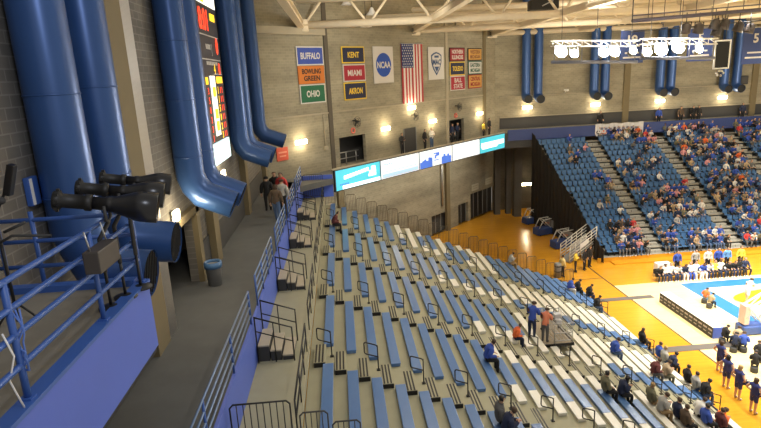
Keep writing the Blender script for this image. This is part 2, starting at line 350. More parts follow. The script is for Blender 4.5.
def endduct(px, py, label):
    p = at(px, py, 1, 61.3)
    t = thing('air_duct', label, 'duct', (p.x, 61.3, p.z), 0, 'blue ducts on the end wall')
    m = MB(); m.tube([(0, 0, TOP - p.z), (0, 0, .5), (0, -.1, .18), (0, -.35, .0), (0, -1.0, -.1)], .47, 16, cap=False); m.build('duct_pipe', PIPEB, t)
    m = MB(); m.tube([(0, -.94, -.09), (0, -.92, -.09)], .45, 16); m.build('outlet_grille', BLACK, t)
for i, (px, py) in enumerate(((525.7, 98), (537.8, 98), (593.5, 95), (604.3, 95), (659, 91.5), (670, 91), (723, 88), (735.5, 87.5))):
    endduct(px, py, 'blue end wall duct, %s from the left' % ONES[i])
# ------------------------------------------------------------------ banners on the corner wall
def banner(s0, s1, z0, z1, body, border, letters, words, label, group='school banners on the wall'):
    t = thing('banner', label, 'banner', ch((s0 + s1) / 2, 31.47, (z0 + z1) / 2), r45, group)
    w, h = s1 - s0, z1 - z0
    m = MB(); m.box((0, -.05, 0), (w, .06, h), bev=.015); m.build('banner_border', border, t)
    m = MB(); m.box((0, -.085, 0), (w - .18, .02, h - .18)); m.build('banner_field', body, t)
    L = words.split('\n'); n = len(L); lh = (h - .4) / n if n > 1 else h * .35
    for i, q in enumerate(L):
        text('lettering', q, .5, t, (0, -.105, ((n - 1) / 2 - i) * (lh + .06)), letters, w=min(w * .72, .28 * len(q) + .2), h=lh * .86 if n > 1 else lh, bold=.012)
    return t
def fab(n, c): return mat(n, c, .8)
RB, OR, GN, NV, RD, MR, BR, YL, BK = fab('banner_royal', (.04, .075, .34)), fab('banner_orange', (.52, .16, .03)), fab('banner_green', (.02, .12, .06)), fab('banner_navy', (.02, .025, .06)), fab('banner_red', (.33, .022, .04)), fab('banner_maroon', (.28, .02, .03)), fab('banner_brown', (.22, .10, .05)), fab('banner_gold', (.75, .52, .05)), fab('banner_black', (.02, .02, .02))
PAP = fab('banner_white', (.58, .56, .54)); DKG = fab('banner_dark_green', (.02, .10, .07)); RE2 = fab('banner_bright_red', (.5, .05, .06)); OCH = fab('banner_ochre', (.55, .30, .08))
banner(27.47, 30.12, 1.02, 2.36, RB, PAP, PAP, 'BUFFALO', 'royal blue banner with white lettering, topmost of the left stack')
banner(27.5, 30.1, -.30, .98, OR, OR, BK, 'BOWLING\nGREEN', 'orange banner with two dark lines, middle of the left stack')
banner(27.53, 30.08, -1.73, -.34, GN, PAP, PAP, 'OHIO', 'green banner with white lettering, lowest of the left stack')
banner(32.1, 34.72, 1.1, 2.38, NV, YL, YL, 'KENT', 'navy banner with gold border, topmost of the second stack')
banner(32.15, 34.75, -.32, 1.02, RD, PAP, PAP, 'MIAMI', 'red banner with white lettering, middle of the second stack')
banner(32.15, 34.75, -1.75, -.37, NV, YL, YL, 'AKRON', 'navy banner with gold lettering, lowest of the second stack')
banner(47.13, 49.88, 1.04, 2.36, MR, BK, PAP, 'NORTHERN\nILLINOIS', 'maroon banner with two white lines, topmost of the third stack')
banner(47.17, 49.88, -.32, 1.0, NV, YL, YL, 'TOLEDO', 'navy banner with one gold line, middle of the third stack')
banner(47.2, 49.9, -1.78, -.36, RD, PAP, PAP, 'BALL\nSTATE', 'red banner with two white lines, lowest of the third stack')
banner(50.5, 53.2, 1.07, 2.32, OCH, BK, BR, 'WESTERN\nMICHIGAN', 'ochre banner with brown lines and dark border, topmost of the right stack')
banner(50.53, 53.2, -.30, 1.02, PAP, DKG, DKG, 'EASTERN\nMICHIGAN', 'white banner with dark green lines, middle of the right stack')
banner(50.53, 53.2, -1.72, -.34, OCH, MR, MR, 'CENTRAL\nMICHIGAN', 'ochre banner with maroon lines and border, lowest of the right stack')
t = thing('banner', 'tall white banner with a large round blue emblem', 'banner', ch(37.1, 31.47, .9), r45)
m = MB(); m.box((0, -.05, 0), (2.6, .05, 3.0), bev=.01); m.build('banner_field', PAP, t)
m = MB(); m.lathe([(.98, 0), (.98, .02)], Matrix.Translation((0, -.08, 0)) @ Matrix.Rotation(math.pi / 2, 4, 'X'), 32); m.build('round_emblem', fab('emblem_blue', (.025, .08, .40)), t)
text('lettering', 'NCAA', .6, t, (0, -.115, 0), PAP, w=1.75, h=.55, bold=.02)
t = thing('banner', 'tall white banner with a dark blue shield emblem', 'banner', ch(44.85, 31.47, .9), r45)
m = MB(); m.box((0, -.05, 0), (2.55, .05, 2.98), bev=.01); m.build('banner_field', PAP, t)
SH = [(-.85, .75), (-.45, .95), (0, 1.05), (.45, .95), (.85, .75), (.82, .1), (.55, -.5), (0, -1.1), (-.55, -.5), (-.82, .1)]
m = MB(); m.prism([(x, -.08, z) for x, z in SH], (0, -.02, 0)); sh = m.build('shield_emblem', fab('shield_navy', (.05, .09, .2)), t)
m = MB(); m.prism([(x * .82, -.1, z * .84 + .02) for x, z in SH], (0, -.015, 0)); m.build('shield_inlay', PAP, sh)
text('lettering', 'MAC', .6, t, (0, -.14, .12), fab('shield_navy', (.05, .09, .2)), w=1.35, h=.5, bold=.02)
m = MB(); m.prism([(-.4, -.115, -.3), (.4, -.115, -.3), (0, -.115, -.8)], (0, -.012, 0)); m.box((0, -.12, .62), (.7, .012, .2)); m.build('shield_mark', fab('shield_navy', (.05, .09, .2)), sh)
# the flag, hung with its stripes vertical
t = thing('flag', 'large striped flag hung vertically on the corner wall', 'flag', ch(41.1, 31.47, .05), r45)
W, H = 3.1, 5.15; FR, FW, FB = fab('flag_red', (.42, .04, .05)), fab('flag_white', (.66, .64, .62)), fab('flag_blue', (.03, .05, .17))
m = MB()
for k in range(13):
    x0 = -W / 2 + W * k / 13; y = -.06 - .03 * math.sin(k * 1.1)
    m.box((x0 + W / 26, y, 0), (W / 13, .025, H), k % 2)
m.build('stripes', [FR, FW], t)
m = MB(); m.box((-W / 2 + W * 3.5 / 13, -.11, H / 2 - 1.02), (W * 7 / 13, .02, 2.05)); ca_ = m.build('canton', FB, t)
m = MB()
for i in range(9):
    for j in range(6 if i % 2 == 0 else 5):
        cx = -W / 2 + W * 7 / 13 * ((j + (.5 if i % 2 == 0 else 1)) / 6); cz = H / 2 - .11 - i * .228
        m.prism([(cx + (.085 if k % 2 == 0 else .034) * math.sin(k * math.pi / 5), -.122, cz + (.085 if k % 2 == 0 else .034) * math.cos(k * math.pi / 5)) for k in range(10)], (0, -.006, 0))
m.build('stars', FW, ca_)
m = MB(); m.tube([(-W / 2 - .1, -.06, H / 2 + .05), (W / 2 + .1, -.06, H / 2 + .05)], .04); m.build('flag_pole', STEEL, t)
# small wall things
t = thing('sign', 'small red sign on the corner wall near the duct outlets', 'sign', ch(25.4, 31.47, -5.1), r45)
m = MB(); m.box((0, -.05, 0), (1.05, .06, .95), bev=.02); m.build('sign_board', mat('red_sign', (.6, .09, .05), .6), t)
m = MB(); m.box((0, -.09, .12), (.75, .01, .12)); m.box((0, -.09, -.15), (.6, .01, .1)); m.build('sign_marks', mat('red_sign_mark', (.75, .3, .2), .6), t)
for s, z, lb in ((32.95, -3.5, 'wall fan above the dark opening left of centre'), (40.8, -3.7, 'wall fan above the grey door'), (48.1, -3.4, 'wall fan above the second dark opening')):
    t = thing('wall_fan', lb, 'fan', ch(s, 31.45, z), r45, 'wall fans')
    m = MB()
    for rr in (.42, .28, .14): m.tube([(rr * math.cos(a * math.pi / 8), -.5, rr * math.sin(a * math.pi / 8)) for a in range(16)], .018, 5, closed=True)
    for a in range(8): m.tube([(0, -.5, 0), (.42 * math.cos(a * math.pi / 4), -.5, .42 * math.sin(a * math.pi / 4))], .012, 4)
    m.build('fan_cage', BLACK, t)
    m = MB()
    for a in range(3):
        q = a * 2.094; m.box((.18 * math.cos(q), -.42, .18 * math.sin(q)), (.3, .03, .12), rot=Matrix.Rotation(-q, 3, 'Y'))
    m.build('fan_blades', DGREY, t)
    m = MB(); m.tube([(0, 0, .1), (0, -.25, .1), (0, -.42, 0)], .05); m.build('fan_bracket', BLACK, t)
for s, z, lb in ((32.9, -4.2, 'small red ring shaped exit sign over the left dark opening'), (48.1, -4.25, 'small red exit sign over the right dark opening')):
    m = MB(); m.tube([(.2 * math.cos(a * math.pi / 8), -.06, .2 * math.sin(a * math.pi / 8)) for a in range(16)], .05, 6, closed=True)
    tag(m.build('exit_ring', mat('red_ring', (.6, .12, .08), .5, emit=.25), loc=ch(s, 31.47, z), rz=r45), lb, 'sign', 'red ring signs')
for (s, z0, z1, rr, c, lb) in ((29.7, -2.7, -5.3, .05, 31.4, 'thin vertical conduit beside the dark groove of the corner wall'), (49.6, -14.4, -8.2, .13, 34.35, 'grey downpipe on the lower wall under the screens')):
    m = MB(); m.tube([(0, 0, z0 - z1), (0, 0, 0)], rr); m.box((0, -.05, .1), (.3, .2, .3)); tag(m.build('wall_pipe', STEEL if rr > .1 else CONC, loc=ch(s, c, z1), rz=r45), lb, 'pipe')
for s, z, lb in ((56.6, -13.5, 'pale sign above the lower doors, left one'), (59.8, -13.3, 'pale sign above the lower doors, right one')):
    t = thing('sign', lb, 'sign', ch(s, 34.45, z), r45, 'signs over the lower doors'); m = MB(); m.box((0, -.04, 0), (1.6, .05, .8), bev=.02); m.build('sign_board', mat('pale_sign', (.42, .39, .3), .7), t)
    m = MB(); m.box((0, -.07, .15), (1.2, .01, .12)); m.box((0, -.07, -.12), (.9, .01, .1)); m.build('sign_marks', CONC, t)
# ------------------------------------------------------------------ screens on the balcony front
def marks(parent, rects, m_, y, name='screen_marks'):
    m = MB()
    for x, z, w, h in rects: m.box((x, y, z), (w, .006, h))
    return m.build(name, m_, parent)
SB = [27.45, 32.46, 37.55, 42.59, 47.5, 52.54]
slab = ['cyan lit screen with pale words at the left end of the balcony front', 'white lit screen with faint lines, second from the left', 'white lit screen with a blue skyline, middle of the balcony front', 'plain white lit screen, fourth from the left', 'cyan and white striped lit screen at the right end']
for i in range(5):
    w = SB[i + 1] - SB[i]
    t = thing('screen', slab[i], 'screen', ch((SB[i] + SB[i + 1]) / 2, 28.45, -7.2), r45, 'screens along the balcony front')
    m = MB(); m.box((0, -.05, 0), (w, .2, 1.6)); m.build('screen_cabinet', DGREY, t)
    m = MB(); m.box((0, -.16, 0), (w - .14, .03, 1.46)); m.build('screen_face', CYAN if i in (0, 4) else SCRW, t)
    random.seed(50 + i)
    if i == 0:
        marks(t, [(-1.5 + k * .31, .12 + .03 * k, .24, .28) for k in range(9)] + [(1.55, .12, .8, .22), (1.65, .38, .5, .3), (1.5, -.12, .9, .2), (0.3, -.58, 4.2, .26)], SCRT, -.18)
        marks(t, [(-2.0 + k * .16, -.35, .1, .1) for k in range(6)], SCRB, -.182, 'small_marks')
    if i == 1:
        marks(t, [(0, -.2, 4.7, .08), (0, -.52, 4.7, .3)], mat('screen_pale_blue', (.45, .66, .9), .4, emit=.6), -.18)
        marks(t, [(-2.1 + k * .22, .4 - .02 * (k % 3), .14, .06) for k in range(6)], SCRB, -.182, 'small_marks')
    if i == 2:
        marks(t, [(-2.28 + k * .3, -.48 + .5 * h, .31, .5 + h) for k, h in enumerate((.05, .15, .25, .1, .35, .3))] + [(.95 + k * .3, -.48 + .5 * h, .31, .5 + h) for k, h in enumerate((.15, .35, .15, .3, .1))], SCRB, -.18)
        marks(t, [(0, .35, .9, .1), (.2, .2, .5, .22), (-.15, .05, .25, .3), (0, -.25, .7, .08)], SCRB, -.182, 'small_marks')
    if i == 4: marks(t, [(0, .02, 4.6, .45), (-.6, -.28, 3., .2)], SCRT, -.18)
m = MB(); m.prism([ch(27.3, 28.6, -6.4), ch(27.3, 28.35, -6.4), ch(52.7, 28.35, -6.4), ch(52.7, 28.6, -6.4)], (0, 0, .08)); m.prism([ch(27.4, 28.62, -7.9), ch(27.4, 28.5, -7.9), ch(52.7, 28.5, -7.9), ch(52.7, 28.62, -7.9)], (0, 0, 1.5))
struct(m.build('trim_24', CONC))
# ------------------------------------------------------------------ scoreboard on the left wall
t = thing('scoreboard', 'tall dark scoreboard with red digits between blue ducts', 'scoreboard', (-5.35, 24.4, 0), math.pi / 2)
m = MB(); m.lim((-1.9, -.2, -2.35), (1.9, 0, 6.0), bev=.03); m.build('cabinet', mat('scoreboard_black', (.012, .012, .03), .4), t)
m = MB(); m.lim((-1.85, -.22, -3.25), (1.75, -.02, -2.38)); m.build('lower_screen', mat('screen_white_cyan', (.72, .95, .97), .4, emit=1.0), t)
m = MB(); m.lim((-1.8, -.22, 3.15), (1.8, -.02, 4.7)); tp = m.build('upper_screen', LEDW, t)
m = MB(); m.lim((-1.7, -.24, 3.2), (-.4, -.22, 3.45)); m.build('screen_stripe', LEDY, tp)
m = MB(); m.lim((-.75, -.23, -2.1), (.1, -.2, .35)); ce = m.build('centre_screen', LEDW, t)
m = MB(); [m.box((-.32, -.24, z), (.55, .01, .4)) for z in (-.3, -1.2, -1.7)]; m.build('centre_marks', LEDY, ce)
WH = mat('scoreboard_line', (.6, .6, .6), .5)
m = MB()
for z, w in ((1.95, 3.5), (1.0, 3.5), (.42, 1.6)): m.box((0 if w > 2 else .9, -.21, z), (w, .02, .04))
m.build('divider_line', WH, t)
text('lettering', '8:01', .9, t, (-.75, -.22, 2.55), LEDR, w=1.5, h=.85, bold=.012)
marks(t, [(1.0, 2.75, .9, .3), (1.05, .18, 1.2, .28), (-1.35, .15, .4, .28)], LEDY, -.215, 'amber_panel')
marks(t, [(-.75 + k * .22, 1.5, .16, .2) for k in range(4)] + [(-.9 + k * .3, .85, .22, .14) for k in range(7)], WH, -.215, 'caption_marks')
text('lettering', '1', .5, t, (.2, -.22, 1.4), WH, h=.5)
text('lettering', '0', .8, t, (1.3, -.22, 1.6), LEDR, h=.7, bold=.02); text('lettering', '4', .5, t, (.35, -.22, .62), LEDY, h=.4); text('lettering', '0', .6, t, (1.3, -.22, .65), LEDR, h=.5, bold=.02)
for r in range(6):
    z = -.25 - r * .38
    text('lettering', ('3', '5', '0', '2', '3', '1')[r], .4, t, (-1.3, -.22, z), LEDR, h=.26, bold=.0)
    text('lettering', ('1', '1', '5', '0', '2', '3')[r], .4, t, (.55, -.22, z), LEDY, h=.3, bold=.01)
    text('lettering', '11', .4, t, (1.2, -.22, z), LEDR, h=.26, w=.4, bold=.0)
# blue tinted round lens beside the scoreboard and small wall box
m = MB(); m.box((0, 0, 0), (.1, .3, .5), bev=.02); m.box((.06, -.1, 0), (.02, .06, .46), 1); tag(m.build('wall_box', [RAILB, WHT], loc=(-5.44, 9.95, -1.65)), 'small blue wall box with white edge beside the leftmost duct', 'box')
t = thing('trash_can', 'grey trash can with a blue bag folded over its rim', 'trash can', (-4.85, 19.2, WALK))
m = MB(); m.lathe([(.24, 0), (.28, .78), (.3, .8), (.3, .84), (.26, .84), (.24, .3)], n=18); m.build('can_body', GREY, t)
m = MB(); m.lathe([(.315, .66), (.325, .8), (.3, .88), (.25, .87), (.25, .8), (.29, .66)], n=18); m.build('bin_bag', mat('blue_bag', (.07, .17, .36), .4), t)

for s_, c_ in ((33, 30.2), (39, 30.2), (45, 30.2), (51, 30.2)):      # added unseen spots under the balcony that brighten the lower wall
    t = thing('added_fill_light', 'added unseen fill light under the balcony, %s from the left' % ONES[int((s_ - 33) / 6)], 'lamp', ch(s_, c_, WALK - .42), 0, 'added fill lights under the balcony')
    m = MB(); m.lathe([(.2, 0), (.22, -.05), (.18, -.1)], n=14); m.build('fill_light_body', WHT, t)
    ld = bpy.data.lights.new('lamp_bulb', 'SPOT'); ld.energy = KUND; ld.color = (1, .92, .76); ld.shadow_soft_size = .15; ld.spot_size = math.radians(115); ld.spot_blend = .8
    lo = bpy.data.objects.new('lamp_bulb', ld); COL.objects.link(lo); lo.parent = t; lo.location = (0, 0, -.3); lo.rotation_euler = (ch(s_, 34.5, -11.5) - ch(s_, c_, -7.7)).to_track_quat('-Z', 'Y').to_euler()
# ================================================================== SPOTLIGHT PLATFORM (left foreground)
PX, PY, PZ = -3.27, 8.75, -3.06
t = thing('spotlight_platform', 'blue fronted raised platform with concrete floor at the left', 'platform', (PX, PY, PZ))
m = MB(); m.lim((-2.2, -9, -.2), (-.04, -.04, 0)); m.build('platform_floor', PLATF, t)
m = MB(); m.lim((-.05, -9, -1.12), (0, 0, 0)); m.lim((-2.2, -.05, -1.12), (-.05, 0, 0)); m.build('side_panel', PANELB, t)
m = MB(); m.lim((-.17, -9, 0), (.02, .02, .05)); m.lim((-2.2, -.17, 0), (-.17, .02, .10)); m.build('toe_edge', RAILB, t)
m = MB(); m.lim((-2.2, -9, -1.22), (-.03, -.03, -1.12)); m.build('underside', BLACK, t)
t = thing('guard_rail', 'blue pipe guard rail around the spotlight platform', 'railing', (PX, PY, PZ))
for zz in (1.30, 1.02, .74, .42):
    m = MB(); m.tube([(-.08, -9, zz), (-.08, -.08, zz)], .034, 8); m.build('rail', RAILB, t)
for zz in (1.17, .83, .42):
    m = MB(); m.tube([(-.08, -.08, zz), (-2.2, -.08, zz)], .034, 8); m.build('rail', RAILB, t)
for (x, y, h) in ((-.08, -.08, 1.32), (-.08, -1.55, 1.32), (-.08, -3.45, 1.32), (-.08, -5, 1.32), (-1.57, -.08, 1.3), (-2.1, -.08, 1.2)):
    m = MB(); m.tube([(x, y, .04), (x, y, h)], .036, 8); m.box((x, y, .06), (.12, .12, .02)); m.build('post', RAILB, t)
def spot(loc, h, label, tilt=-.2, s=1., rz=.22):
    t = thing('followspot', label, 'spotlight', loc, rz, 'black spotlights on the platform')
    M = Matrix.Translation((0, 0, h)) @ Matrix.Rotation(math.pi / 2 - tilt, 4, 'Y') @ Matrix.Diagonal((s, s, s, 1))
    m = MB(); m.lathe([(.03, -.72), (.13, -.72), (.145, -.7), (.145, -.62), (.11, -.6), (.11, -.3), (.13, -.28), (.13, -.2), (.10, -.18)], M, 20)
    m.build('lamp_house', BLACK, t)
    m = MB(); m.lathe([(.10, -.2), (.105, -.02), (.12, .0), (.12, .06), (.12, .1), (.225, .42), (.24, .5), (.24, .74), (.225, .75), (.21, .6)], M, 24); m.build('barrel', BLACKS, t)
    for k in range(8):
        a = k * .785; m = MB(); m.box(M @ Vector((.155 * math.cos(a), .155 * math.sin(a), -.66)), (.04, .04, .04)); m.build('focus_knob', BLACK, t)
    m = MB(); m.tube([(0, -.17, h), (0, -.17, h - .2), (0, 0, h - .25), (0, .17, h - .2), (0, .17, h)], .02, 6); m.tube([(-.16, 0, .55), (-.16, 0, h - .5), (0, 0, h - .24)], .03); m.build('yoke', DGREY, t)
    m = MB(); m.tube([(-.16, 0, .02), (-.16, 0, .6)], .022, 8); m.lathe([(.17, 0), (.17, .03), (.04, .06)], Matrix.Translation((-.16, 0, 0)), 16); m.build('floor_stand', BLACK, t)
    return t
spot((-3.30, 7.75, PZ), 1.53, 'nearest and largest black spotlight aimed over the platform rail', s=.9)
spot((-3.24, 8.15, PZ), 1.62, 'middle black spotlight, partly hidden behind the nearest one', s=.8)
spot((-3.14, 8.52, PZ), 1.70, 'farthest black spotlight at the platform corner post', s=.68)
t = thing('equipment_box', 'brown black equipment box hung on the platform rail below spotlights', 'box', at(102, 256, 0, -3.22))
m = MB(); m.box((0, 0, 0), (.2, .64, .29), bev=.015); m.build('box_body', mat('box_brown', (.06, .05, .042), .6), t)
m = MB(); m.tube([(-.02, -.25, .13), (-.06, -.25, .4)], .012); m.tube([(-.02, .25, .13), (-.06, .25, .4)], .012); m.build('hanger', STEEL, t)
t = thing('light_stand', 'black stand with tilted black fixture at the left photo edge', 'stand', (-4.52, 7.5, PZ))
m = MB(); m.tube([(-.12, 0, 0), (-.12, 0, 1.5)], .022)
for k in range(3): m.tube([(-.12, 0, .3), (-.12 + .3 * math.cos(k * 2.1), .3 * math.sin(k * 2.1), 0)], .015, 6)
m.build('tripod', BLACK, t)
m = MB(); m.tube([(-.12, 0, 1.5), (.06, 0, 1.8)], .02); m.box((.17, 0, 1.98), (.09, .12, .42), rot=Matrix.Rotation(.32, 3, 'Y'), bev=.015); m.build('fixture', BLACKS, t)
m = MB(); m.ball((.04, -.05, 1.72), .05); m.build('clamp', DGREY, t); m = MB(); m.tube([(.0, -.08, 1.3), (.3, -.1, 1.42)], .02); m.build('cross_arm', DGREY, t); m = MB(); m.tube([(-.1, -.08, 1.15), (.1, -.1, 1.25), (.6, -.1, 1.22)], .018); m.build('cross_arm', DGREY, t)
m = MB(); random.seed(3)
for k in range(3): m.tube([(.0 + .03 * k, .02 * k, .05), (.06, .03, -.12 - .05 * k), (-.06 + .05 * k, .02, -.3), (.05, 0, -.4 - .1 * k), (-.04, .04, -.6)], .009, 5)
tag(m.build('cable_bundle', [mat('cable_blue', (.1, .2, .6), .5)], loc=(PX - .06, 5.3, -2.1)), 'tangled blue cables hanging on the near rail post', 'cable')
m = MB(); m.tube([(0, 0, 0), (.05, .02, -.25), (-.03, 0, -.5), (.04, .03, -.85)], .01, 5); tag(m.build('cable', [WHT], loc=(PX - .06, 5.1, -2.2)), 'thin white cable hanging below the blue cables on the rail', 'cable')
# ================================================================== WALKWAY RAIL, STAIRS, GANGWAY
m = MB(); m.lim((-3.06, 8, GANG - .3), (-1.45, 39.6, GANG)); struct(m.build('floor_gangway', DECK))
STY = [9.9, 15.6, 21.4, 27.2, 32.9]
for i in range(len(STY)):
    y0 = STY[i] + 1.3 if i else 7.; y1 = STY[i + 1] - .1 if i + 1 < len(STY) else 39.3
    nm = ['nearest', 'second', 'third', 'fourth', 'farthest'][i]
    t = thing('guard_rail', 'blue and silver walkway rail section, %s from the camera' % nm, 'railing', (-3.02, y0, WALK), 0, 'blue rails along the walkway edge')
    for zz in (1.05, .8, .55, .3):
        m = MB(); m.tube([(0, 0, zz), (0, y1 - y0, zz)], .026, 8); m.build('rail', mat('silver_blue_rail', (.16, .24, .42), .35, metal=.4), t)
    n = 4
    for k in range(n): m = MB(); m.tube([(0, (y1 - y0) * k / (n - 1), 0), (0, (y1 - y0) * k / (n - 1), 1.07)], .03); m.build('post', RAILB, t)
for i, y in enumerate(STY):
    if i == 0: continue
    nm = ['', 'nearest', 'second nearest', 'second farthest', 'farthest'][i]
    t = thing('step_unit', '%s short wooden stair of three treads down from the walkway' % nm, 'stairs', (-2.95, y, GANG), 0, 'short stairs from the walkway')
    for k, h in enumerate((.54, .36, .18)):
        m = MB(); m.lim((.02 + .36 * k, 0, h - .05), (.36 + .36 * k, 1.2, h), bev=.01); m.build('tread', mat('tread_tan', (.44, .39, .30), .7, var=.1), t)
    m = MB()
    for k, h in enumerate((.54, .36, .18)): m.lim((.03 + .36 * k, .03, 0), (.35 + .36 * k, 1.17, h - .05))
    m.build('base', DGREY, t)
    t = thing('stair_rail', 'dark pipe handrails of the %s short stair' % nm, 'railing', (-2.95, y, GANG), 0, 'dark handrails of the short stairs')
    for q, yy in enumerate((-.06, 1.26)):
        m = MB(); m.tube([(.02, yy, .0), (.02, yy, 1.5), (1.1, yy, 1.1), (1.1, yy, 0)], .022, 6); m.build('handrail', BLACK, t)
        m = MB(); m.tube([(.02, yy, 1.05), (1.1, yy, .65)], .018, 6); m.tube([(.55, yy, 0), (.55, yy, 1.3)], .018, 6); m.build('mid_rail', BLACK, t)
X0, Z0, DX, DZ = -.706, -8.819, .76, -.3219
YA = [11.72, 17.49, 23.22, 29.04, 34.73]; GAP = 1.35; YEND = 39.75; YNEAR = 11.75
NROW = 25
def bx(k): return X0 + DX * k
def bz(k): return Z0 + DZ * k
def dz(k): return bz(k) - .14
SECN = ['nearest block', 'second block', 'middle block', 'fourth block', 'farthest block']
def sec(j): return (YA[j], (YA[j + 1] - GAP) if j + 1 < len(YA) else YEND - .3)
for i in range(5):
    y0 = (YA[i] + .1); y1 = YA[i + 1] - GAP - .1 if i < 4 else YEND
    t = thing('fence', 'low dark pipe fence along the top row, %s' % SECN[i], 'fence', (-1.5, y0, GANG), 0, 'dark fences between gangway and top row')
    L = y1 - y0
    for zz in (.95, .5): m = MB(); m.tube([(0, 0, zz), (0, L, zz)], .024, 6); m.build('rail', BLACK, t)
    for k in range(4): m = MB(); m.tube([(0, L * k / 3, 0), (0, L * k / 3, .97)], .022, 6); m.build('post', BLACK, t)
# ================================================================== NEAR STAND
t = thing('bleacher_stand', 'large stepped bleacher stand descending from gangway to the court', 'bleachers')
for k in range(NROW):
    y0 = YNEAR if k < 14 else 15
    xa = bx(k - 1) if k else -1.47
    m = MB(); m.lim((xa - .02, y0, dz(k) - .06), (bx(k), YEND, dz(k))); m.build('deck', DECK, t)
    m = MB(); m.lim((bx(k) - .12, y0, dz(k + 1) - .02), (bx(k) - .09, YEND, dz(k) - .06)); m.build('riser', RISER, t)
m = MB(); m.lim((bx(24) - .1, 15, FLOOR), (bx(24) + .02, YEND, dz(24))); m.build('front_skirt', RAILB, t)
m = MB(); m.prism([(-1.47, YEND, FLOOR), (bx(24), YEND, FLOOR), (bx(24), YEND, dz(24)), (-1.47, YEND, dz(0))], (0, .05, 0)); m.build('end_panel', DGREY, t)
def pattern(j, k):      # colours from the far end to the near end, thirds
    if j == 4:
        return {6: 'WWB', 7: 'WWW', 8: 'WBW', 9: 'BBW', 10: 'WWB', 11: 'BBB', 12: 'WBW', 13: 'WWW', 14: 'WWW'}.get(k, 'BBB')
    if j == 3: return 'BBB' if k < 8 else ('BBW' if k < 14 else 'WWB')  # lower rows: floodlight glare on blue benches put in as white
    if j == 2: return 'BBB' if k < 9 else ('BBW' if k < 13 else 'WWW' if k < 18 else 'WWB')  # lower rows whitened for glare in the same way
    if j == 1: return 'BBB' if k < 9 else ('WBW' if k < 18 else 'WWW')
    return 'BBB'
SKIP = {(2, 14), (2, 15)}
seatmesh = {}
def seatpanel(L, c):
    key = (round(L, 2), c)
    if key not in seatmesh:
        m = MB(); m.lim((-.34, 0, -.055), (0, L, 0), bev=.018)
        m.lim((-.325, .02, -.13), (-.015, L - .02, -.05))
        o = m.build('seat_panel', BLUE if c == 'B' else WHITE); seatmesh[key] = o.data; return o
    o = bpy.data.objects.new('seat_panel', seatmesh[key]); COL.objects.link(o); return o
cname = {'BBB': 'blue', 'WWW': 'white', 'BBW': 'blue bench with white near end', 'WWB': 'white or glare-whitened bench with blue near end', 'WBW': 'blue bench with white ends', 'BWW': 'white bench with blue far end'}
for j in range(5):
    y0, y1 = sec(j); L = (y1 - y0)
    for k in range(NROW):
        yy0, yy1 = y0, y1
        if j == 0 and k > 13: continue
        if (j, k) in SKIP: yy1 = y0 + 1.0
        if not any(inview((bx(k), y, bz(k)), 25) for y in (yy0, (yy0 + yy1) / 2, yy1)): continue
        pt = pattern(j, k)
        if (j, k) in SKIP: pt = 'WWW'
        c = cname[pt]; c = c + ' bleacher bench' if 'bench' not in c else c
        t = thing('bleacher_bench', '%s, %s row down, %s from the camera' % (c, ONES[k], SECN[j]), 'bench', (bx(k), yy0, bz(k)), 0, 'bleacher benches of the near stand')
        LL = yy1 - yy0; fr = {'B': .0, 'W': .0}
        w = [.26, .48, .26]                     # far, mid, near
        y = LL
        segs = []
        for cc, ww in zip(pt, w):
            if segs and segs[-1][0] == cc: segs[-1][1] += ww
            else: segs.append([cc, ww])
        for cc, ww in segs:
            o = seatpanel(LL * ww, cc); o.parent = t; o.location = (0, y - LL * ww, 0); y -= LL * ww
        m = MB()
        for q in range(3): m.lim((-.3, LL * (q + .5) / 3 - .03, -.14), (-.04, LL * (q + .5) / 3 + .03, -.1))
        m.build('bench_bracket', DGREY, t)
# aisle steps, handrails
pm = MB(); pm.lim((.02, 0, 0), (.4, GAP - .1, .16)); p_step = None
m = MB()
for q in range(3): m.lim((.06 + q * .11, .02, .155), (.115 + q * .11, GAP - .11, .168))
AISN = ['second', 'third', 'fourth', 'fifth']
proto = None
def steplab(k, a): return 'half step with dark tread strips, %s row down, %s aisle from the camera' % (ONES[k], ['nearest', 'second', 'third', 'fourth'][a])
for a in range(4):
    y0 = YA[a + 1] - GAP + .05
    for k in range(0, NROW):
        xa = bx(k - 1) if k else bx(-1) + .1
        loc = (xa, y0, dz(k))
        if not inview(loc, 10): continue
        if proto is None:
            proto = thing('aisle_step', steplab(k, a), 'step', loc, 0, 'half steps in the near aisles')
            pm.build('step_box', DECK, proto); m.build('tread_strip', BLACK, proto)
            e = MB(); e.lim((.03, -.03, .0), (.39, .0, .15)); e.build('end_cap', BLACK, proto)
        else: dup(proto, loc, None, steplab(k, a))
proto = None
def loop(x, z, w, h, r=.07):
    pts = []
    for (cx, cz, a0) in ((x + w - r, z + h - r, 0), (x + r, z + h - r, 90), (x + r, z + r, 180)):
        for q in range(4): a = math.radians(a0 + q * 30); pts.append((cx + r * math.cos(a), 0, cz + r * math.sin(a)))
    return pts
for a in range(4):
    for k in range(0, NROW, 2):
        loc = (bx(k) - .06, YA[a + 1] - GAP * .5, dz(k))
        if not inview(loc, 25): continue
        lb = 'dark looped aisle handrail, %s row down, %s aisle from the camera' % (ONES[k], ['nearest', 'second', 'third', 'fourth'][a])
        if proto is None:
            proto = thing('aisle_handrail', lb, 'railing', loc, 0, 'looped handrails in the near aisles')
            m = MB(); m.tube([(0, 0, 0), (0, 0, .92)], .022, 6); m.box((0, 0, .02), (.12, .12, .03)); m.build('post', BLACK, proto)
            m = MB(); m.tube([(x, y, z - .36 * x) for x, y, z in [(0, 0, .9)] + loop(-.44, .5, .44, .42) + [(-.3, 0, .5), (0, 0, .5)]], .022, 6); m.build('grip_loop', BLACK, proto)
        else: dup(proto, loc, None, lb)
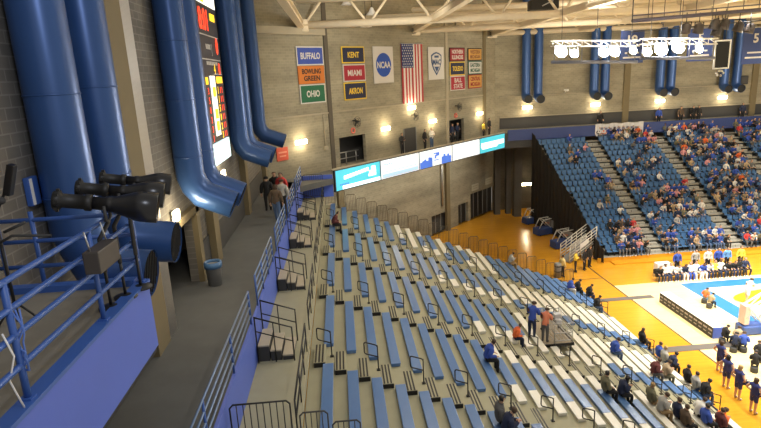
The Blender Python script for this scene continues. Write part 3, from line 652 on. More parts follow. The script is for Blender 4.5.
# end guards
def guard(w, h, n):
    m = MB(); r = .08
    m.tube([(0, 0, 0), (0, 0, h - r), (r, 0, h), (w - r, 0, h), (w, 0, h - r), (w, 0, 0)], .02, 6)
    m.tube([(0, 0, .12), (w, 0, .12)], .016, 6)
    f = MB()
    for i in range(1, n): f.tube([(w * i / n, 0, .12), (w * i / n, 0, h)], .013, 5)
    return m, f
GUM = mat('guard_bronze', (.10, .085, .06), .5, metal=.3)
proto = None
for k in range(NROW):
    loc = (bx(k) - .72, YEND + .05, dz(k))
    lb = 'barred end guard at the far end of the stand, %s row down' % ONES[k]
    if proto is None:
        proto = thing('end_guard', lb, 'railing', loc, 0, 'barred guards at the far stand end'); f, b = guard(.68, 1.3, 6); f.build('frame', GUM, proto); b.build('bars', GUM, proto)
    else: dup(proto, loc, None, lb)
proto = None
for k in range(7):
    loc = (bx(k) - .70, YNEAR, dz(k)); lb = 'dark barred end guard at the bottom photo edge, %s row down' % ONES[k]
    if proto is None:
        proto = thing('end_guard', lb, 'railing', loc, 0, 'barred guards at the near stand end'); f, b = guard(.66, 1.3, 5); f.build('frame', DGREY, proto); b.build('bars', DGREY, proto)
    else: dup(proto, loc, None, lb)
t = thing('gangway_gate', 'wide dark barred gate across the gangway at the bottom edge', 'gate', (-2.9, 11.3, GANG)); f, b = guard(1.35, 1.28, 9); f.build('frame', BLACK, t); b.build('bars', BLACK, t)
t = thing('gangway_gate', 'dark barred gate at the far end of the gangway', 'gate', (-2.9, 39.45, GANG)); f, b = guard(1.4, 1.7, 9); f.build('frame', BLACK, t); b.build('bars', BLACK, t)
# media deck in the middle block
k = 15; zz = dz(14) + .16; MX = bx(12) + .9
t = thing('media_deck', 'flat perforated deck set into the bleachers beside the standing people', 'platform', (MX, YA[2] + 1.15, zz))
m = MB(); m.lim((0, 0, -.05), (1.5, 2.6, 0)); m.build('deck_plate', mat('perforated_tan', (.33, .28, .2), .6, var=.35, scale=14), t)
m = MB(); m.lim((-.04, -.05, -.12), (1.55, 0, .03)); m.lim((1.5, 0, -.12), (1.55, 2.6, .03)); m.build('edge_trim', BLACK, t)
m = MB(); [m.tube([(x, y, -.05), (x, y, -.05 - .32 * (x / DX) - .3)], .03, 6) for x in (.5, 1.45) for y in (.1, 2.5)]; m.build('support_leg', DGREY, t)
t = thing('equipment_cart', 'silver wire equipment cart on the media deck', 'cart', (MX + .95, YA[2] + 1.9, zz))
m = MB()
for x in (-.45, .45):
    for y in (-.9, .9): m.tube([(x, y, .08), (x, y, 1.2)], .02, 6)
for z in (.25, .65, 1.15): m.tube([(-.45, -.9, z), (.45, -.9, z), (.45, .9, z), (-.45, .9, z)], .018, 6, closed=True)
m.build('cart_frame', STEEL, t)
m = MB()
for z in (.25, .65):
    for q in range(6): m.tube([(-.45 + .18 * q, -.9, z), (-.45 + .18 * q, .9, z)], .01, 4)
for q in range(13): m.tube([(.45, -.9 + .15 * q, .1), (.45, -.9 + .15 * q, 1.15)], .01, 4); m.tube([(-.45, -.9 + .15 * q, .65), (-.45, -.9 + .15 * q, 1.15)], .01, 4)
m.build('wire_mesh', STEEL, t)
for x in (-.45, .45):
    for y in (-.9, .9): m = MB(); m.ball((x, y, .06), .06, n=8); m.build('caster', BLACK, t)
m = MB(); m.box((0, 0, 1.18), (.35, .3, .22), bev=.03); m.box((.1, .05, .8), (.3, .25, .25), bev=.03); tag(m.build('camera_bag', mat('pale_bag', (.6, .6, .62), .6), loc=(MX + .95, YA[2] + 1.9, zz)), 'pale bags resting on the silver wire cart', 'bag')
# ================================================================== FAR STAND
FX0, FX1 = 22.4, 56.0; FY0, FP, FZ0, FR_ = 46.0, .757, -16.95, .458; NF = 20
AISL = [(27.3, 28.75), (35.0, 36.45), (43.3, 44.75)]
BL = [(22.6, 27.3), (28.75, 35.0), (36.45, 43.3), (44.75, 54)]
BN = ['left block', 'second block', 'third block', 'right block']
def fy(k): return FY0 + FP * k
def fz(k): return FZ0 + FR_ * k
t = thing('seating_stand', 'steep far stand of blue chairs behind the court', 'seating stand')
for k in range(NF):
    fx = 22.8 - 1.25 * k / 19; m = MB(); m.lim((fx, fy(k), fz(k) - .08), (FX1, fy(k + 1) + .05, fz(k))); m.build('deck', DECKG, t)
    m = MB(); m.lim((fx, fy(k) + .03, fz(k) - FR_), (FX1, fy(k) + .06, fz(k) - .08)); m.build('riser', RISER, t)
m = MB(); m.lim((FX0, FY0 - .02, FLOOR), (FX1, FY0 + .03, fz(0))); m.build('front_board', GYM, t)
m = MB(); m.lim((FX0 + 1.2, FY0 - .9, FLOOR), (33.4, FY0, FLOOR + .14)); m.lim((34.6, FY0 - .8, FLOOR), (50, FY0, FLOOR + .14)); m.build('front_plank', GYM, t)
# curtain hanging on the open left side
m = MB(); pts = []
n = 80
prof = [(FY0 - .4 + 15.4 * i / n) for i in range(n + 1)]
for i in range(n):
    ya, yb = prof[i], prof[i + 1]; xa, xb = 22.75 - 1.35 * i / n + .07 * math.sin(i * 1.5), 22.75 - 1.35 * (i + 1) / n + .07 * math.sin((i + 1) * 1.5)
    za = min(FZ0 + 1.0 + FR_ / FP * (ya - FY0), -6.9); zb = min(FZ0 + 1.0 + FR_ / FP * (yb - FY0), -6.9)
    m.prism([(xa, ya, FLOOR + .1), (xb, yb, FLOOR + .1), (xb, yb, zb), (xa, ya, za)], (.04, 0, 0))
c = m.build('side_curtain', mat('curtain_brown_black', (.014, .012, .010), .9, var=.3, scale=1.5)); tag(c, 'dark curtain hanging on the left side of the far stand', 'curtain')
# aisle steps
proto = None
for a, (xa, xb) in enumerate(AISL):
    for k in range(1, NF):
        loc = ((xa + xb) / 2, fy(k), fz(k - 1))
        if not inview(loc, 5): continue
        lb = 'pale half step, %s row up, %s aisle of the far stand' % (ONES[k], ['left', 'middle', 'right'][a])
        if proto is None:
            proto = thing('aisle_step', lb, 'step', loc, 0, 'half steps in the far aisles')
            m = MB(); m.lim((-.62, -.34, 0), (.62, .04, FR_ / 2), bev=.01); m.build('step_box', mat('pale_step', (.36, .35, .31), .7), proto)
            m = MB(); m.lim((-.02, -.345, .01), (.02, -.33, FR_ / 2 - .01)); m.build('step_joint', BLACK, proto)
        else: dup(proto, loc, None, lb)
# chairs
def chairmesh(m, M=Matrix()):
    v0 = len(m.bm.verts)
    m.lim((-.23, -.24, .40), (.23, .2, .46), bev=.02)
    m.box((0, .23, .68), (.47, .06, .50), rot=Matrix.Rotation(-.18, 3, 'X'), bev=.025)
    m.lim((-.03, -.05, 0), (.03, .08, .42), 1); m.lim((-.25, -.05, .3), (-.22, .22, .58), 1); m.lim((.22, -.05, .3), (.25, .22, .58), 1)
    return m
random.seed(11)
seats = []
for b, (xa, xb) in enumerate(BL):
    n = int((xb - xa) / .56); off = 0
    for k in range(NF):
        xs = xa if b else 22.85 - 1.25 * k / 19; n = int((xb - xs) / .56); off = (xb - xs) - n * .56; off = off / 2 if b else off
        for i in range(n):
            p = Vector((xs + off + .56 * (i + .5), fy(k) + .46, fz(k)))
            if inview(p + Vector((0, 0, .5)), 4): seats.append((b, k, i, n, p))
OCC = {}
def dens(b, k, i, n):
    u = i / n
    if b == 0:
        if k in (0, 1): return .95 if u > .25 else .3
        if k == 2: return .7 if u > .35 else 0
        if k == 3: return .9 if u > .35 else 0
        if k == 5: return .7 if u > .5 else 0
        if k in (8, 9): return .5 if u > .75 else 0
        return .15 if u > .3 else 0
    if b == 1:
        if k < 2: return .85 if u < .95 else .2
        if k in (2, 3): return .18
        if k in (4, 5): return .6
        if k < 9: return .5
        if k < 13: return .5 if u < .6 else .2
        if k < 15: return .2
        if k > 17: return .8 if u < .75 else .2
        return .05 if u < .5 else .5
    if b == 2:
        if k < 3: return .6
        return .62 if k < 13 else .72
    return .66
for s in seats:
    if random.random() < dens(*s[:4]): OCC[s[:3]] = s
free = sorted([s for s in seats if s[:3] not in OCC], key=lambda s: project(s[4])[2]) + sorted(OCC.values(), key=lambda s: project(s[4])[2])
cm = chairmesh(MB()); proto = None; rest = MB()
SEATN = lambda i: ONES[i] if i < len(ONES) else str(i)
for q, (b, k, i, n, p) in enumerate(free):
    lb = 'blue stand chair, %s row up, %s from the left in the %s' % (ONES[k], SEATN(i), BN[b])
    if q < 300:
        if proto is None:
            proto = cm.build('stand_chair', [CHAIRB, DGREY], loc=p); tag(proto, lb, 'chair', 'blue chairs of the far stand')
        else:
            o = proto.copy(); COL.objects.link(o); o.location = p; o['label'] = lb
    else:
        rest.box(p + Vector((0, -.02, .43)), (.46, .44, .06)); rest.box(p + Vector((0, .23, .68)), (.47, .06, .5), rot=Matrix.Rotation(-.18, 3, 'X')); rest.box(p + Vector((0, 0, .2)), (.06, .12, .4))
o = rest.build('stand_chairs', CHAIRB); tag(o, 'remaining blue chairs among the crowd of the far stand', 'chairs'); o['kind'] = 'stuff'
# draped sheet on the parapet
m = MB(); n = 30
for i in range(n):
    f = lambda q: 60.72 + .05 * math.sin(q * 1.9)
    x = lambda q: 28.6 + 5.6 * q / n
    zt = lambda q: -6.45 + .05 * math.sin(q * .7); zb = lambda q: -7.55 - .3 * math.sin(q * .45) - .15 * math.sin(q * 1.3)
    m.prism([(x(i), f(i), zb(i)), (x(i + 1), f(i + 1), zb(i + 1)), (x(i + 1), f(i + 1), zt(i + 1)), (x(i), f(i), zt(i))], (0, .05, 0))
t = m.build('draped_sheet', mat('sheet_white', (.62, .62, .64), .8, var=.25, scale=1.4)); tag(t, 'white printed sheet draped over the blue parapet of the far stand', 'banner')
m = MB()
for q in range(9): m.box((29.3 + q * .5, 60.62, -6.95 - .04 * (q % 3)), (.3, .02, .25))
m.build('sheet_marks', mat('sheet_marks', (.2, .2, .26), .8), t)
# folded portable hoops near the curtain
def hoop(loc, rz, label):
    t = thing('portable_hoop', label, 'basketball hoop', loc, rz, 'folded portable hoops by the curtain')
    m = MB(); m.lim((-1.2, -.55, .08), (1.2, .55, .8), bev=.08); m.build('padded_base', mat('hoop_pad_blue', (.03, .06, .2), .6), t)
    m = MB()
    m.tube([(-1.0, -.4, .8), (-.5, -.4, 1.7), (1.2, -.4, 1.8)], .05); m.tube([(-1.0, .4, .8), (-.5, .4, 1.7), (1.2, .4, 1.8)], .05)
    m.tube([(.4, -.4, .8), (-.5, -.4, 1.7)], .04); m.tube([(.4, .4, .8), (-.5, .4, 1.7)], .04); m.tube([(.9, -.4, .8), (.9, -.4, 1.8)], .04); m.tube([(.9, .4, .8), (.9, .4, 1.8)], .04)
    for x in (-.5, .4, 1.2): m.tube([(x, -.4, 1.74), (x, .4, 1.74)], .04)
    m.build('folded_arm', mat('hoop_white', (.55, .55, .52), .5), t)
    m = MB(); m.box((.5, 0, 1.2), (.06, 1.5, .8)); m.build('backboard', mat('board_glass', (.25, .27, .28), .15), t)
    m = MB(); m.tube([(.25 + .23 * math.cos(a * .524), .23 * math.sin(a * .524), 1.2) for a in range(12)], .02, 6, closed=True); m.build('rim', mat('rim_orange', (.6, .15, .03), .5), t)
    m = MB(); [m.tube([(x, y - .05, .09), (x, y + .05, .09)], .09) for x in (-.9, .9) for y in (-.45, .45)]; m.build('wheel', BLACK, t)
for (px, py), lb in zip(((533, 223), (545, 234), (563, 247)), ('farthest folded portable hoop beside the dark curtain', 'middle folded portable hoop beside the dark curtain', 'nearest folded portable hoop beside the access ramp')):
    p = at(px, py, 2, FLOOR); hoop(p, .25, lb)
# access ramp with silver rails
t = thing('access_ramp', 'silver railed stair ramp with a pale sign at the left stand corner', 'stairs', (19.8, 47.0, FLOOR), .35)
m = MB(); m.prism([(0, -.6, .05), (3.1, -.6, 1.5), (3.1, .6, 1.5), (0, .6, .05)], (0, 0, .08)); m.build('ramp_deck', GREY, t)
for yy in (-.6, .6):
    m = MB()
    for z in (.3, .6, .9, 1.2, 1.5): m.tube([(0, yy, .05 + z), (3.1, yy, 1.5 + z)], .045, 6)
    for q in range(6): m.tube([(3.1 * q / 5, yy, .05 + 1.45 * q / 5), (3.1 * q / 5, yy, 1.55 + 1.45 * q / 5)], .045, 6)
    m.build('side_rail', mat('rail_silver', (.6, .58, .52), .4, metal=.3), t)
m = MB(); m.prism([(1.1, -.66, 1.15), (2.1, -.66, 1.62), (2.1, -.66, 2.1), (1.1, -.66, 1.63)], (0, -.03, 0)); m.build('sign_board', mat('ramp_sign', (.8, .8, .8), .5), t)
m = MB(); [m.tube([(x, y, 0), (x, y, 1.2 * x / 2.9)], .05, 6) for x in (1.5, 2.85) for y in (-.55, .55)]; m.build('ramp_leg', STEEL, t)
t = thing('guard_post', 'grey padded post at the front corner of the near stand', 'post', at(557.5, 277, 2, FLOOR))
m = MB(); m.lathe([(.3, 0), (.3, 1.2), (.26, 1.25), (.05, 1.25)], n=14); m.build('pad', GREY, t); m = MB(); m.lathe([(.31, .5), (.31, .6), (.3, .6)], n=14); m.lathe([(.31, .95), (.31, 1.05), (.3, 1.05)], n=14); m.build('strap', BLACK, t)
# ================================================================== COURT SIDE
t = thing('scorers_table', 'long black fronted table with white top beside the court', 'table', (23.25, 33.9, FLOOR))
m = MB(); m.lim((-.35, -3.0, .72), (.35, 3.0, .78), bev=.01); m.build('tabletop', mat('table_white', (.82, .82, .8), .4), t)
m = MB(); m.lim((-.36, -3.0, .02), (-.30, 3.0, .74)); fp = m.build('front_panel', mat('table_black', (.015, .012, .012), .5), t)
m = MB()
for q in range(12):
    for z in (.52, .26): m.box((-.365, -2.75 + q * .5, z), (.012, .36 if z > .4 else .28, .1 if z > .4 else .06))
m.build('panel_marks', mat('panel_marks', (.42, .36, .36), .6), fp)
m = MB(); m.lim((-.34, -3.06, .02), (.34, -3.0, .76)); m.build('end_panel', PANELB, t)
m = MB(); [m.lim((.25, y - .03, 0), (.31, y + .03, .72)) for y in (-2.8, -1, 1, 2.8)]; m.build('table_leg', STEEL, t)
cm = chairmesh(MB()); pc = None
def courtchair(loc, rz, label):
    global pc
    if pc is None: pc = cm.build('bench_chair', [BLACK, STEEL], loc=loc, rz=rz); tag(pc, label, 'chair', 'team bench chairs')
    else:
        o = pc.copy(); COL.objects.link(o); o.location = loc; o.rotation_euler.z = rz; o['label'] = label
t = thing('portable_hoop', 'raised portable hoop with pale mast and blue padded base at right', 'basketball hoop', (25.7, 31.3, FLOOR), 0)
m = MB(); m.lim((-.7, -.45, .05), (.8, .45, .6), bev=.08); m.build('padded_base', mat('hoop_pad_bright', (.05, .10, .32), .5), t)
m = MB(); m.lim((-.65, -.3, .7), (-.3, .3, 2.0), bev=.05); m.build('mast_pad', mat('mast_pale', (.78, .55, .46), .6), t)
m = MB()
for yy in (-.3, .3): m.tube([(.6, yy, .7), (-.4, yy, 1.9), (2.6, yy, 3.6)], .06); m.tube([(-.5, yy, 1.2), (.7, yy, 2.4)], .05); m.tube([(.7, yy, .7), (2.4, yy, 3.2)], .06)
m.tube([(2.6, -.3, 3.6), (2.6, .3, 3.6)], .05); m.build('boom_arm', mat('arm_white', (.85, .85, .85), .4), t)
m = MB(); m.box((2.7, 0, 3.5), (.05, 1.83, 1.07)); m.build('backboard', mat('board_glass', (.25, .27, .28), .15), t)
m = MB(); m.tube([(3.0 + .23 * math.cos(a * .524), .23 * math.sin(a * .524), 3.05) for a in range(12)], .02, 6, closed=True); m.build('rim', mat('rim_orange', (.6, .15, .03), .5), t)
p = at(672, 281, 2, FLOOR)
t = thing('drinks_cooler', 'white box with an orange mark behind the left end of the team bench', 'cooler', (26.1, 42.0, FLOOR))
m = MB(); m.lim((-.6, -.3, 0), (.6, .3, 1.15), bev=.05); m.build('cooler_body', WHT, t); m = MB(); m.box((0, -.31, .7), (.35, .02, .4)); m.build('cooler_mark', mat('orange_mark', (.85, .35, .08), .5), t)
# ================================================================== PEOPLE
SKIN = mat('skin_light', (.56, .33, .22), .6); SKIN2 = mat('skin_dark', (.16, .08, .05), .6)
HB, HD, HL, HG = mat('hair_brown', (.06, .035, .02), .7), mat('hair_black', (.012, .01, .01), .6), mat('hair_blond', (.35, .23, .10), .7), mat('hair_grey', (.35, .34, .32), .7)
SHOE = mat('shoe_dark', (.02, .02, .02), .6); SHOEW = mat('shoe_white', (.6, .6, .6), .6)
EYE = mat('eye_dark', (.01, .01, .01), .3)
def V3(*a): return Vector(a)
def skeleton(pose):
    """joints of one body, facing +X; seated poses have the seat surface at z = 0, standing ones the floor"""
    J = {}; E = []; R = {}; reg = {}
    def j(n, p, r, parent=None, region='top'):
        J[n] = Vector(p); R[n] = r
        if parent: E.append((parent, n)); reg[(parent, n)] = region
    sit = pose['sit']; ln = pose.get('lean', .15); tw = pose.get('turn', 0.)
    pz = .11 if sit else .96; px = 0
    if pose.get('bend'): ln = pose['bend']
    up = lambda d, s=0.: Vector((px + d * math.sin(ln), s, pz + d * math.cos(ln)))
    j('pelvis', (px, 0, pz), (.145, .15)); j('waist', up(.18), (.125, .15), 'pelvis'); j('chest', up(.38), (.135, .18), 'waist'); j('upper', up(.50), (.10, .15), 'chest')
    j('neck', up(.575) + V3(.01, 0, 0), (.055, .055), 'upper', 'skin')
    hd = ln * .4 + pose.get('nod', 0)
    hv = V3(math.sin(hd) + .1, 0, math.cos(hd)).normalized()
    hb = J['neck'] + hv * .09; hm = hb + hv * .075; ht = hm + hv * .085
    j('headlow', hb + V3(.015, 0, 0), (.075, .066), 'neck', 'head'); j('headmid', hm, (.1, .082), 'headlow', 'head'); j('headtop', ht, (.07, .065), 'headmid', 'head')
    fwd = V3(hv.z, 0, -hv.x); J['_fwd'] = fwd; J['_hv'] = hv
    j('nose', hm + fwd * .115 - hv * .02, (.014, .014), 'headmid', 'skin')
    for s, side in ((-1, 'r'), (1, 'l')):
        j('ear' + side, hm + V3(-.005, s * .088, 0), (.014, .022), 'headmid', 'skin')
        sh = up(.475, s * .17); j('sh' + side, sh, (.07, .07), 'upper')
        el, ha = pose['arm' + side]
        el = Vector((el[0], s * el[1], el[2])); ha = Vector((ha[0], s * ha[1], ha[2]))
        if not sit: el += V3(0, 0, .96); ha += V3(0, 0, .96)
        else: el += V3(0, 0, .11); ha += V3(0, 0, .11)
        armreg = 'skin' if pose.get('bare') else 'top'
        j('el' + side, el, (.05, .05), 'sh' + side, armreg); fa = (ha - el).normalized()
        j('wr' + side, ha, (.033, .03), 'el' + side, armreg)
        pm = ha + fa * .07; j('pa' + side, pm, (.022, .04), 'wr' + side, 'skin')
        sd = fa.cross(V3(0, 0, 1)); sd = sd.normalized() if sd.length > .1 else V3(0, 1, 0)
        dn = V3(0, 0, -1) if abs(fa.z) < .8 else V3(.6, 0, 0)
        for q, (o, L) in enumerate(((-.030, .068), (-.010, .078), (.010, .073), (.030, .058))):
            a = pm + sd * o + fa * .03 + fa * L * .55; b = a + (fa * .8 + dn * .5).normalized() * L * .5
            j('f%d%s' % (q, side), a, (.0095, .0095), 'pa' + side, 'skin'); j('g%d%s' % (q, side), b, (.008, .008), 'f%d%s' % (q, side), 'skin')
        a = ha + fa * .03 + sd * s * -.045; b = a + fa * .045 + sd * s * -.012
        j('t' + side, a, (.011, .011), 'pa' + side, 'skin'); j('u' + side, b, (.009, .009), 't' + side, 'skin')
        kx = pose.get('leg', .0) * s
        if sit:
            j('hip' + side, (px + .05, s * .095, pz - .01), (.095, .095), 'pelvis', 'legs')
            j('kn' + side, (px + .46 + kx, s * pose.get('knees', .12), .08), (.068, .066), 'hip' + side, 'legs')
            j('an' + side, (px + .44 + kx * 2, s * .12, -.36), (.045, .045), 'kn' + side, 'legs'); f0 = J['an' + side]
        else:
            lx = pose.get('stride', 0.) * s
            j('hip' + side, (px, s * .095, pz - .08), (.1, .1), 'pelvis', 'legs')
            j('kn' + side, (lx * .5 + .03, s * .1, .50), (.066, .064), 'hip' + side, 'legs')
            j('an' + side, (lx, s * .1, .085), (.043, .043), 'kn' + side, 'legs'); f0 = J['an' + side]
        j('he' + side, f0 + V3(-.03, 0, -.045), (.035, .035), 'an' + side, 'shoe')
        j('to' + side, f0 + V3(.15, s * .025, -.05), (.032, .04), 'an' + side, 'shoe')
    return J, E, R, reg
BODY = {}
def body(key, pose):
    """skinned body mesh; returns {'body': mesh, 'top': mesh, ...} cached"""
    if key in BODY: return BODY[key]
    J, E, R, reg = skeleton(pose)
    names = [n for n in J if n[0] != '_']; ix = {n: i for i, n in enumerate(names)}
    me = bpy.data.meshes.new('skel'); me.from_pydata([J[n] for n in names], [(ix[a], ix[b]) for a, b in E], [])
    o = bpy.data.objects.new('skel', me); COL.objects.link(o)
    md = o.modifiers.new('s', 'SKIN'); md.use_smooth_shade = True; md.branch_smoothing = .6
    for n in names: me.skin_vertices[0].data[ix[n]].radius = R[n]
    me.skin_vertices[0].data[ix['pelvis']].use_root = True
    o.modifiers.new('d', 'SUBSURF').levels = 1
    dg = bpy.context.evaluated_depsgraph_get(); full = bpy.data.meshes.new_from_object(o.evaluated_get(dg)); bpy.data.objects.remove(o)
    segs = [(J[a], J[b], (sum(R[a]) + sum(R[b])) / 4, reg[(a, b)]) for a, b in E]
    hm, fwd, hv = J['headmid'], J['_fwd'], J['_hv']
    short = pose.get('shorts')
    lab = []
    for p in full.polygons:
        c = p.center; best = None
        for a, b, r, g in segs:
            d = b - a; t = max(0, min(1, (c - a).dot(d) / max(d.dot(d), 1e-9))); q = (c - a - d * t).length - r
            if best is None or q < best[0]: best = (q, g)
        g = best[1]
        if g == 'head' or (g == 'skin' and (c - hm).length < .14 and c.z > J['neck'].z + .05):
            u, v = (c - hm).dot(fwd), (c - hm).dot(hv)
            g = 'hair' if (v > .055 or (u < .02 and v > -.045)) else 'skin'
        if g == 'top' and c.z < J['pelvis'].z - .02 and not pose.get('coat'): g = 'legs'
        if g == 'legs' and short:
            if (not pose['sit'] and c.z < .62): g = 'skin'
        lab.append(g)
    full.materials.clear()
    ORDER = ['skin', 'hair', 'top', 'legs', 'shoe', 'eye']
    for _ in ORDER: full.materials.append(SKIN)
    for p, g in zip(full.polygons, lab): p.material_index = ORDER.index(g); p.use_smooth = True
    bm = bmesh.new(); bm.from_mesh(full)
    for s in (-1, 1):
        g = bmesh.ops.create_uvsphere(bm, u_segments=6, v_segments=4, radius=.012, matrix=Matrix.Translation(hm + fwd * .093 + V3(0, s * .034, .012)))
        for v in g['verts']:
            for f in v.link_faces: f.material_index = 5
    bm.to_mesh(full); bm.free()
    out = {'crowd': full, 'hm': hm}
    def part(nm, inflate, side=0):
        bm = bmesh.new(); bm.from_mesh(full); i = ORDER.index(nm)
        bmesh.ops.delete(bm, geom=[f for f in bm.faces if f.material_index != i or f.calc_center_median().y * side < 0], context='FACES')
        left = set(bm.faces); isl = []
        while left:                                   # keep the one connected piece of cloth
            st = [left.pop()]; cur = set(st)
            while st:
                for v in st.pop().verts:
                    for f in v.link_faces:
                        if f in left: left.remove(f); cur.add(f); st.append(f)
            isl.append(cur)
        isl.sort(key=len)
        if len(isl) > 1: bmesh.ops.delete(bm, geom=[f for c in isl[:-1] for f in c], context='FACES')
        bm.normal_update()
        for v in bm.verts: v.co += v.normal * inflate
        for f in bm.faces: f.material_index = 0
        m = bpy.data.meshes.new(nm); bm.to_mesh(m); bm.free(); m.materials.append(SKIN); return m
    for nm, inf in (('hair', .022), ('top', .03), ('legs', .010)): out[nm] = part(nm, inf)
    out['shoe_l'] = part('shoe', .01, 1); out['shoe_r'] = part('shoe', .01, -1)
    BODY[key] = out; return out
A_KNEE = dict(armr=((.10, .24, .22), (.36, .15, .14)), arml=((.10, .24, .22), (.36, .15, .14)))
A_LAP = dict(armr=((.06, .25, .20), (.26, .05, .13)), arml=((.06, .25, .20), (.26, .05, .13)))
A_PHONE = dict(armr=((.16, .22, .22), (.38, .06, .30)), arml=((.16, .22, .22), (.38, .06, .30)))
A_CLAP = dict(armr=((.18, .26, .30), (.38, .04, .42)), arml=((.18, .26, .30), (.38, .04, .42)))
A_DOWN = dict(armr=((-.02, .25, .20), (.06, .26, -.06)), arml=((-.02, .25, .20), (.06, .26, -.06)))
A_FOLD = dict(armr=((.04, .26, .20), (.22, .02, .24)), arml=((.04, .26, .20), (.22, .02, .24)))
A_REACH = dict(armr=((.20, .22, .22), (.46, .14, .26)), arml=((.20, .22, .22), (.46, .14, .26)))
A_HIP = dict(armr=((-.04, .36, .22), (.06, .2, .06)), arml=((-.04, .36, .22), (.06, .2, .06)))
POSES = {
    'sit': dict(sit=True, lean=.12, **A_LAP), 'sitlean': dict(sit=True, lean=.5, nod=.1, **A_KNEE), 'sitphone': dict(sit=True, lean=.38, nod=.35, **A_PHONE),
    'sitclap': dict(sit=True, lean=.18, **A_CLAP), 'situp': dict(sit=True, lean=.02, knees=.18, **A_KNEE),
    'stand': dict(sit=False, lean=.03, **A_DOWN), 'standfold': dict(sit=False, lean=.02, **A_FOLD), 'walk': dict(sit=False, lean=.06, stride=.2, **A_DOWN),
    'reach': dict(sit=False, lean=.35, nod=.1, **A_REACH), 'cheer': dict(sit=False, lean=.02, shorts=True, bare=True, **A_HIP), 'play': dict(sit=False, lean=.55, stride=.28, shorts=True, bare=True, **A_REACH)}
def person(pose, loc, rz, top, legs, hair, label, group=None, shoe=None, skin=None, s=1., long=False, coat=False, names=('jacket', 'trousers')):
    key = pose + ('_coat' if coat else ''); P_ = dict(POSES[pose]); P_['coat'] = coat
    b = body(key, P_)
    o = bpy.data.objects.new('person', b['crowd']); COL.objects.link(o); o.location = loc; o.rotation_euler.z = rz; o.scale = (s * 1.1, s * 1.22, s * 1.1)
    sk = skin or SKIN
    for i, m in enumerate((sk, hair, sk, sk, sk, EYE)): o.material_slots[i].link = 'OBJECT'; o.material_slots[i].material = m
    tag(o, label, 'person', group)
    for nm, part, m in (('hair', 'hair', hair), (names[0], 'top', top), (names[1], 'legs', legs), ('shoe', 'shoe_l', shoe or SHOE), ('shoe', 'shoe_r', shoe or SHOE)):
        c = bpy.data.objects.new(nm, b[part]); COL.objects.link(c); c.parent = o
        c.material_slots[0].link = 'OBJECT'; c.material_slots[0].material = m
    if long:
        m = MB(); h = b['hm']; m.ball(h + V3(-.035, 0, -.10), .105, sc=(.65, .95, 1.7), n=12); m.build('long_hair', hair, o)
    return o
DK, NVY, RBL, GRY, LGR, OLV, MRN, ORG, RED, WHC, TAN, JEAN, KHK, BRN, YEL, PNK = [cloth(c) for c in ((.015, .015, .017), (.02, .03, .075), (.04, .09, .42), (.12, .12, .12), (.40, .39, .37), (.17, .16, .10), (.12, .03, .03), (.80, .16, .04), (.55, .05, .05), (.72, .70, .66), (.42, .32, .20), (.07, .12, .24), (.36, .24, .12), (.11, .075, .05), (.80, .60, .08), (.65, .30, .32))]
def seat(px, py):
    """bench row and place along it under a hip seen at this pixel"""
    s = DZ / DX; q = onp(px, py, (-s, 0, 1), Z0 - s * X0); k = max(0, min(24, round((q.x - X0) / DX)))
    d = ray(px, py); p = d * (bz(k) / d.z); return k, p.y
def sit(px, py, pose, top, legs, hair, label, turn=0., **kw):
    k, y = seat(px, py); return person(pose, (bx(k) - .17, y, bz(k) + .005), turn, top, legs, hair, label, kw.pop('group', 'spectators on the near bleachers'), **kw)
def onfloor(px, py, pose, z, rz, top, legs, hair, label, **kw):
    p = at(px, py, 2, z); return person(pose, p, rz, top, legs, hair, label, kw.pop('group', None), **kw)
sit(338, 226, 'sitlean', MRN, DK, HD, 'person in dark maroon jacket sitting alone at the far top corner', coat=True)
sit(514, 264, 'sitphone', LGR, KHK, HB, 'person in pale grey shirt sitting alone by the far end guards')
sit(487.5, 361, 'sitlean', RBL, DK, HB, 'person in blue hooded top leaning forward alone on a blue bench', shoe=SHOEW)
sit(521, 339, 'sitlean', ORG, NVY, HB, 'child in orange shirt sitting on a white bench end', s=.85, names=('shirt', 'trousers'))
sit(500, 424, 'sit', GRY, DK, HD, 'person in dark grey jacket at the bottom edge, seen from behind', coat=True)
sit(517, 434, 'sitphone', NVY, DK, HB, 'person in navy top holding a phone at the bottom edge')
sit(612, 354, 'sitlean', RBL, JEAN, HB, 'person in blue top and jeans alone on a white bench')
sit(571, 290, 'sitlean', RBL, WHC, HB, 'person in blue top and white trousers near the front far corner')
sit(577, 291, 'sitlean', DK, DK, HD, 'person in black jacket, leftmost of three at the front rail')
sit(588, 296, 'sitlean', DK, NVY, HB, 'person in black coat, middle of three at the front rail', coat=True)
sit(598, 308, 'sitlean', DK, JEAN, HD, 'person in black jacket, rightmost of three at the front rail', coat=True)
sit(644, 343, 'sit', DK, DK, HB, 'long haired person in black sitting on the front bench by a handrail', long=True)
sit(660, 358, 'sit', RBL, JEAN, HB, 'person in blue top among the group in the front rows')
sit(669, 362, 'sit', LGR, JEAN, HL, 'fair haired person in pale top among the front rows group')
sit(678, 367, 'sitlean', NVY, DK, HD, 'person in navy hooded jacket in the front rows group')
sit(655, 375, 'sitlean', MRN, GRY, HB, 'person in maroon jacket leaning over behind the front rows group', coat=True)
sit(666, 377, 'sitphone', TAN, OLV, HB, 'person in tan top beside the maroon jacket')
sit(689, 382, 'sit', DK, DK, HD, 'person in black jacket behind a grey topped neighbour', coat=True)
sit(702, 389, 'sit', LGR, JEAN, HB, 'person in grey sweater on the front row')
sit(712, 395, 'sitlean', DK, JEAN, HD, 'person in black jacket and jeans leaning at the front row end', coat=True)
sit(612, 392, 'sit', OLV, DK, HD, 'person in olive jacket sitting beside a long haired neighbour', coat=True)
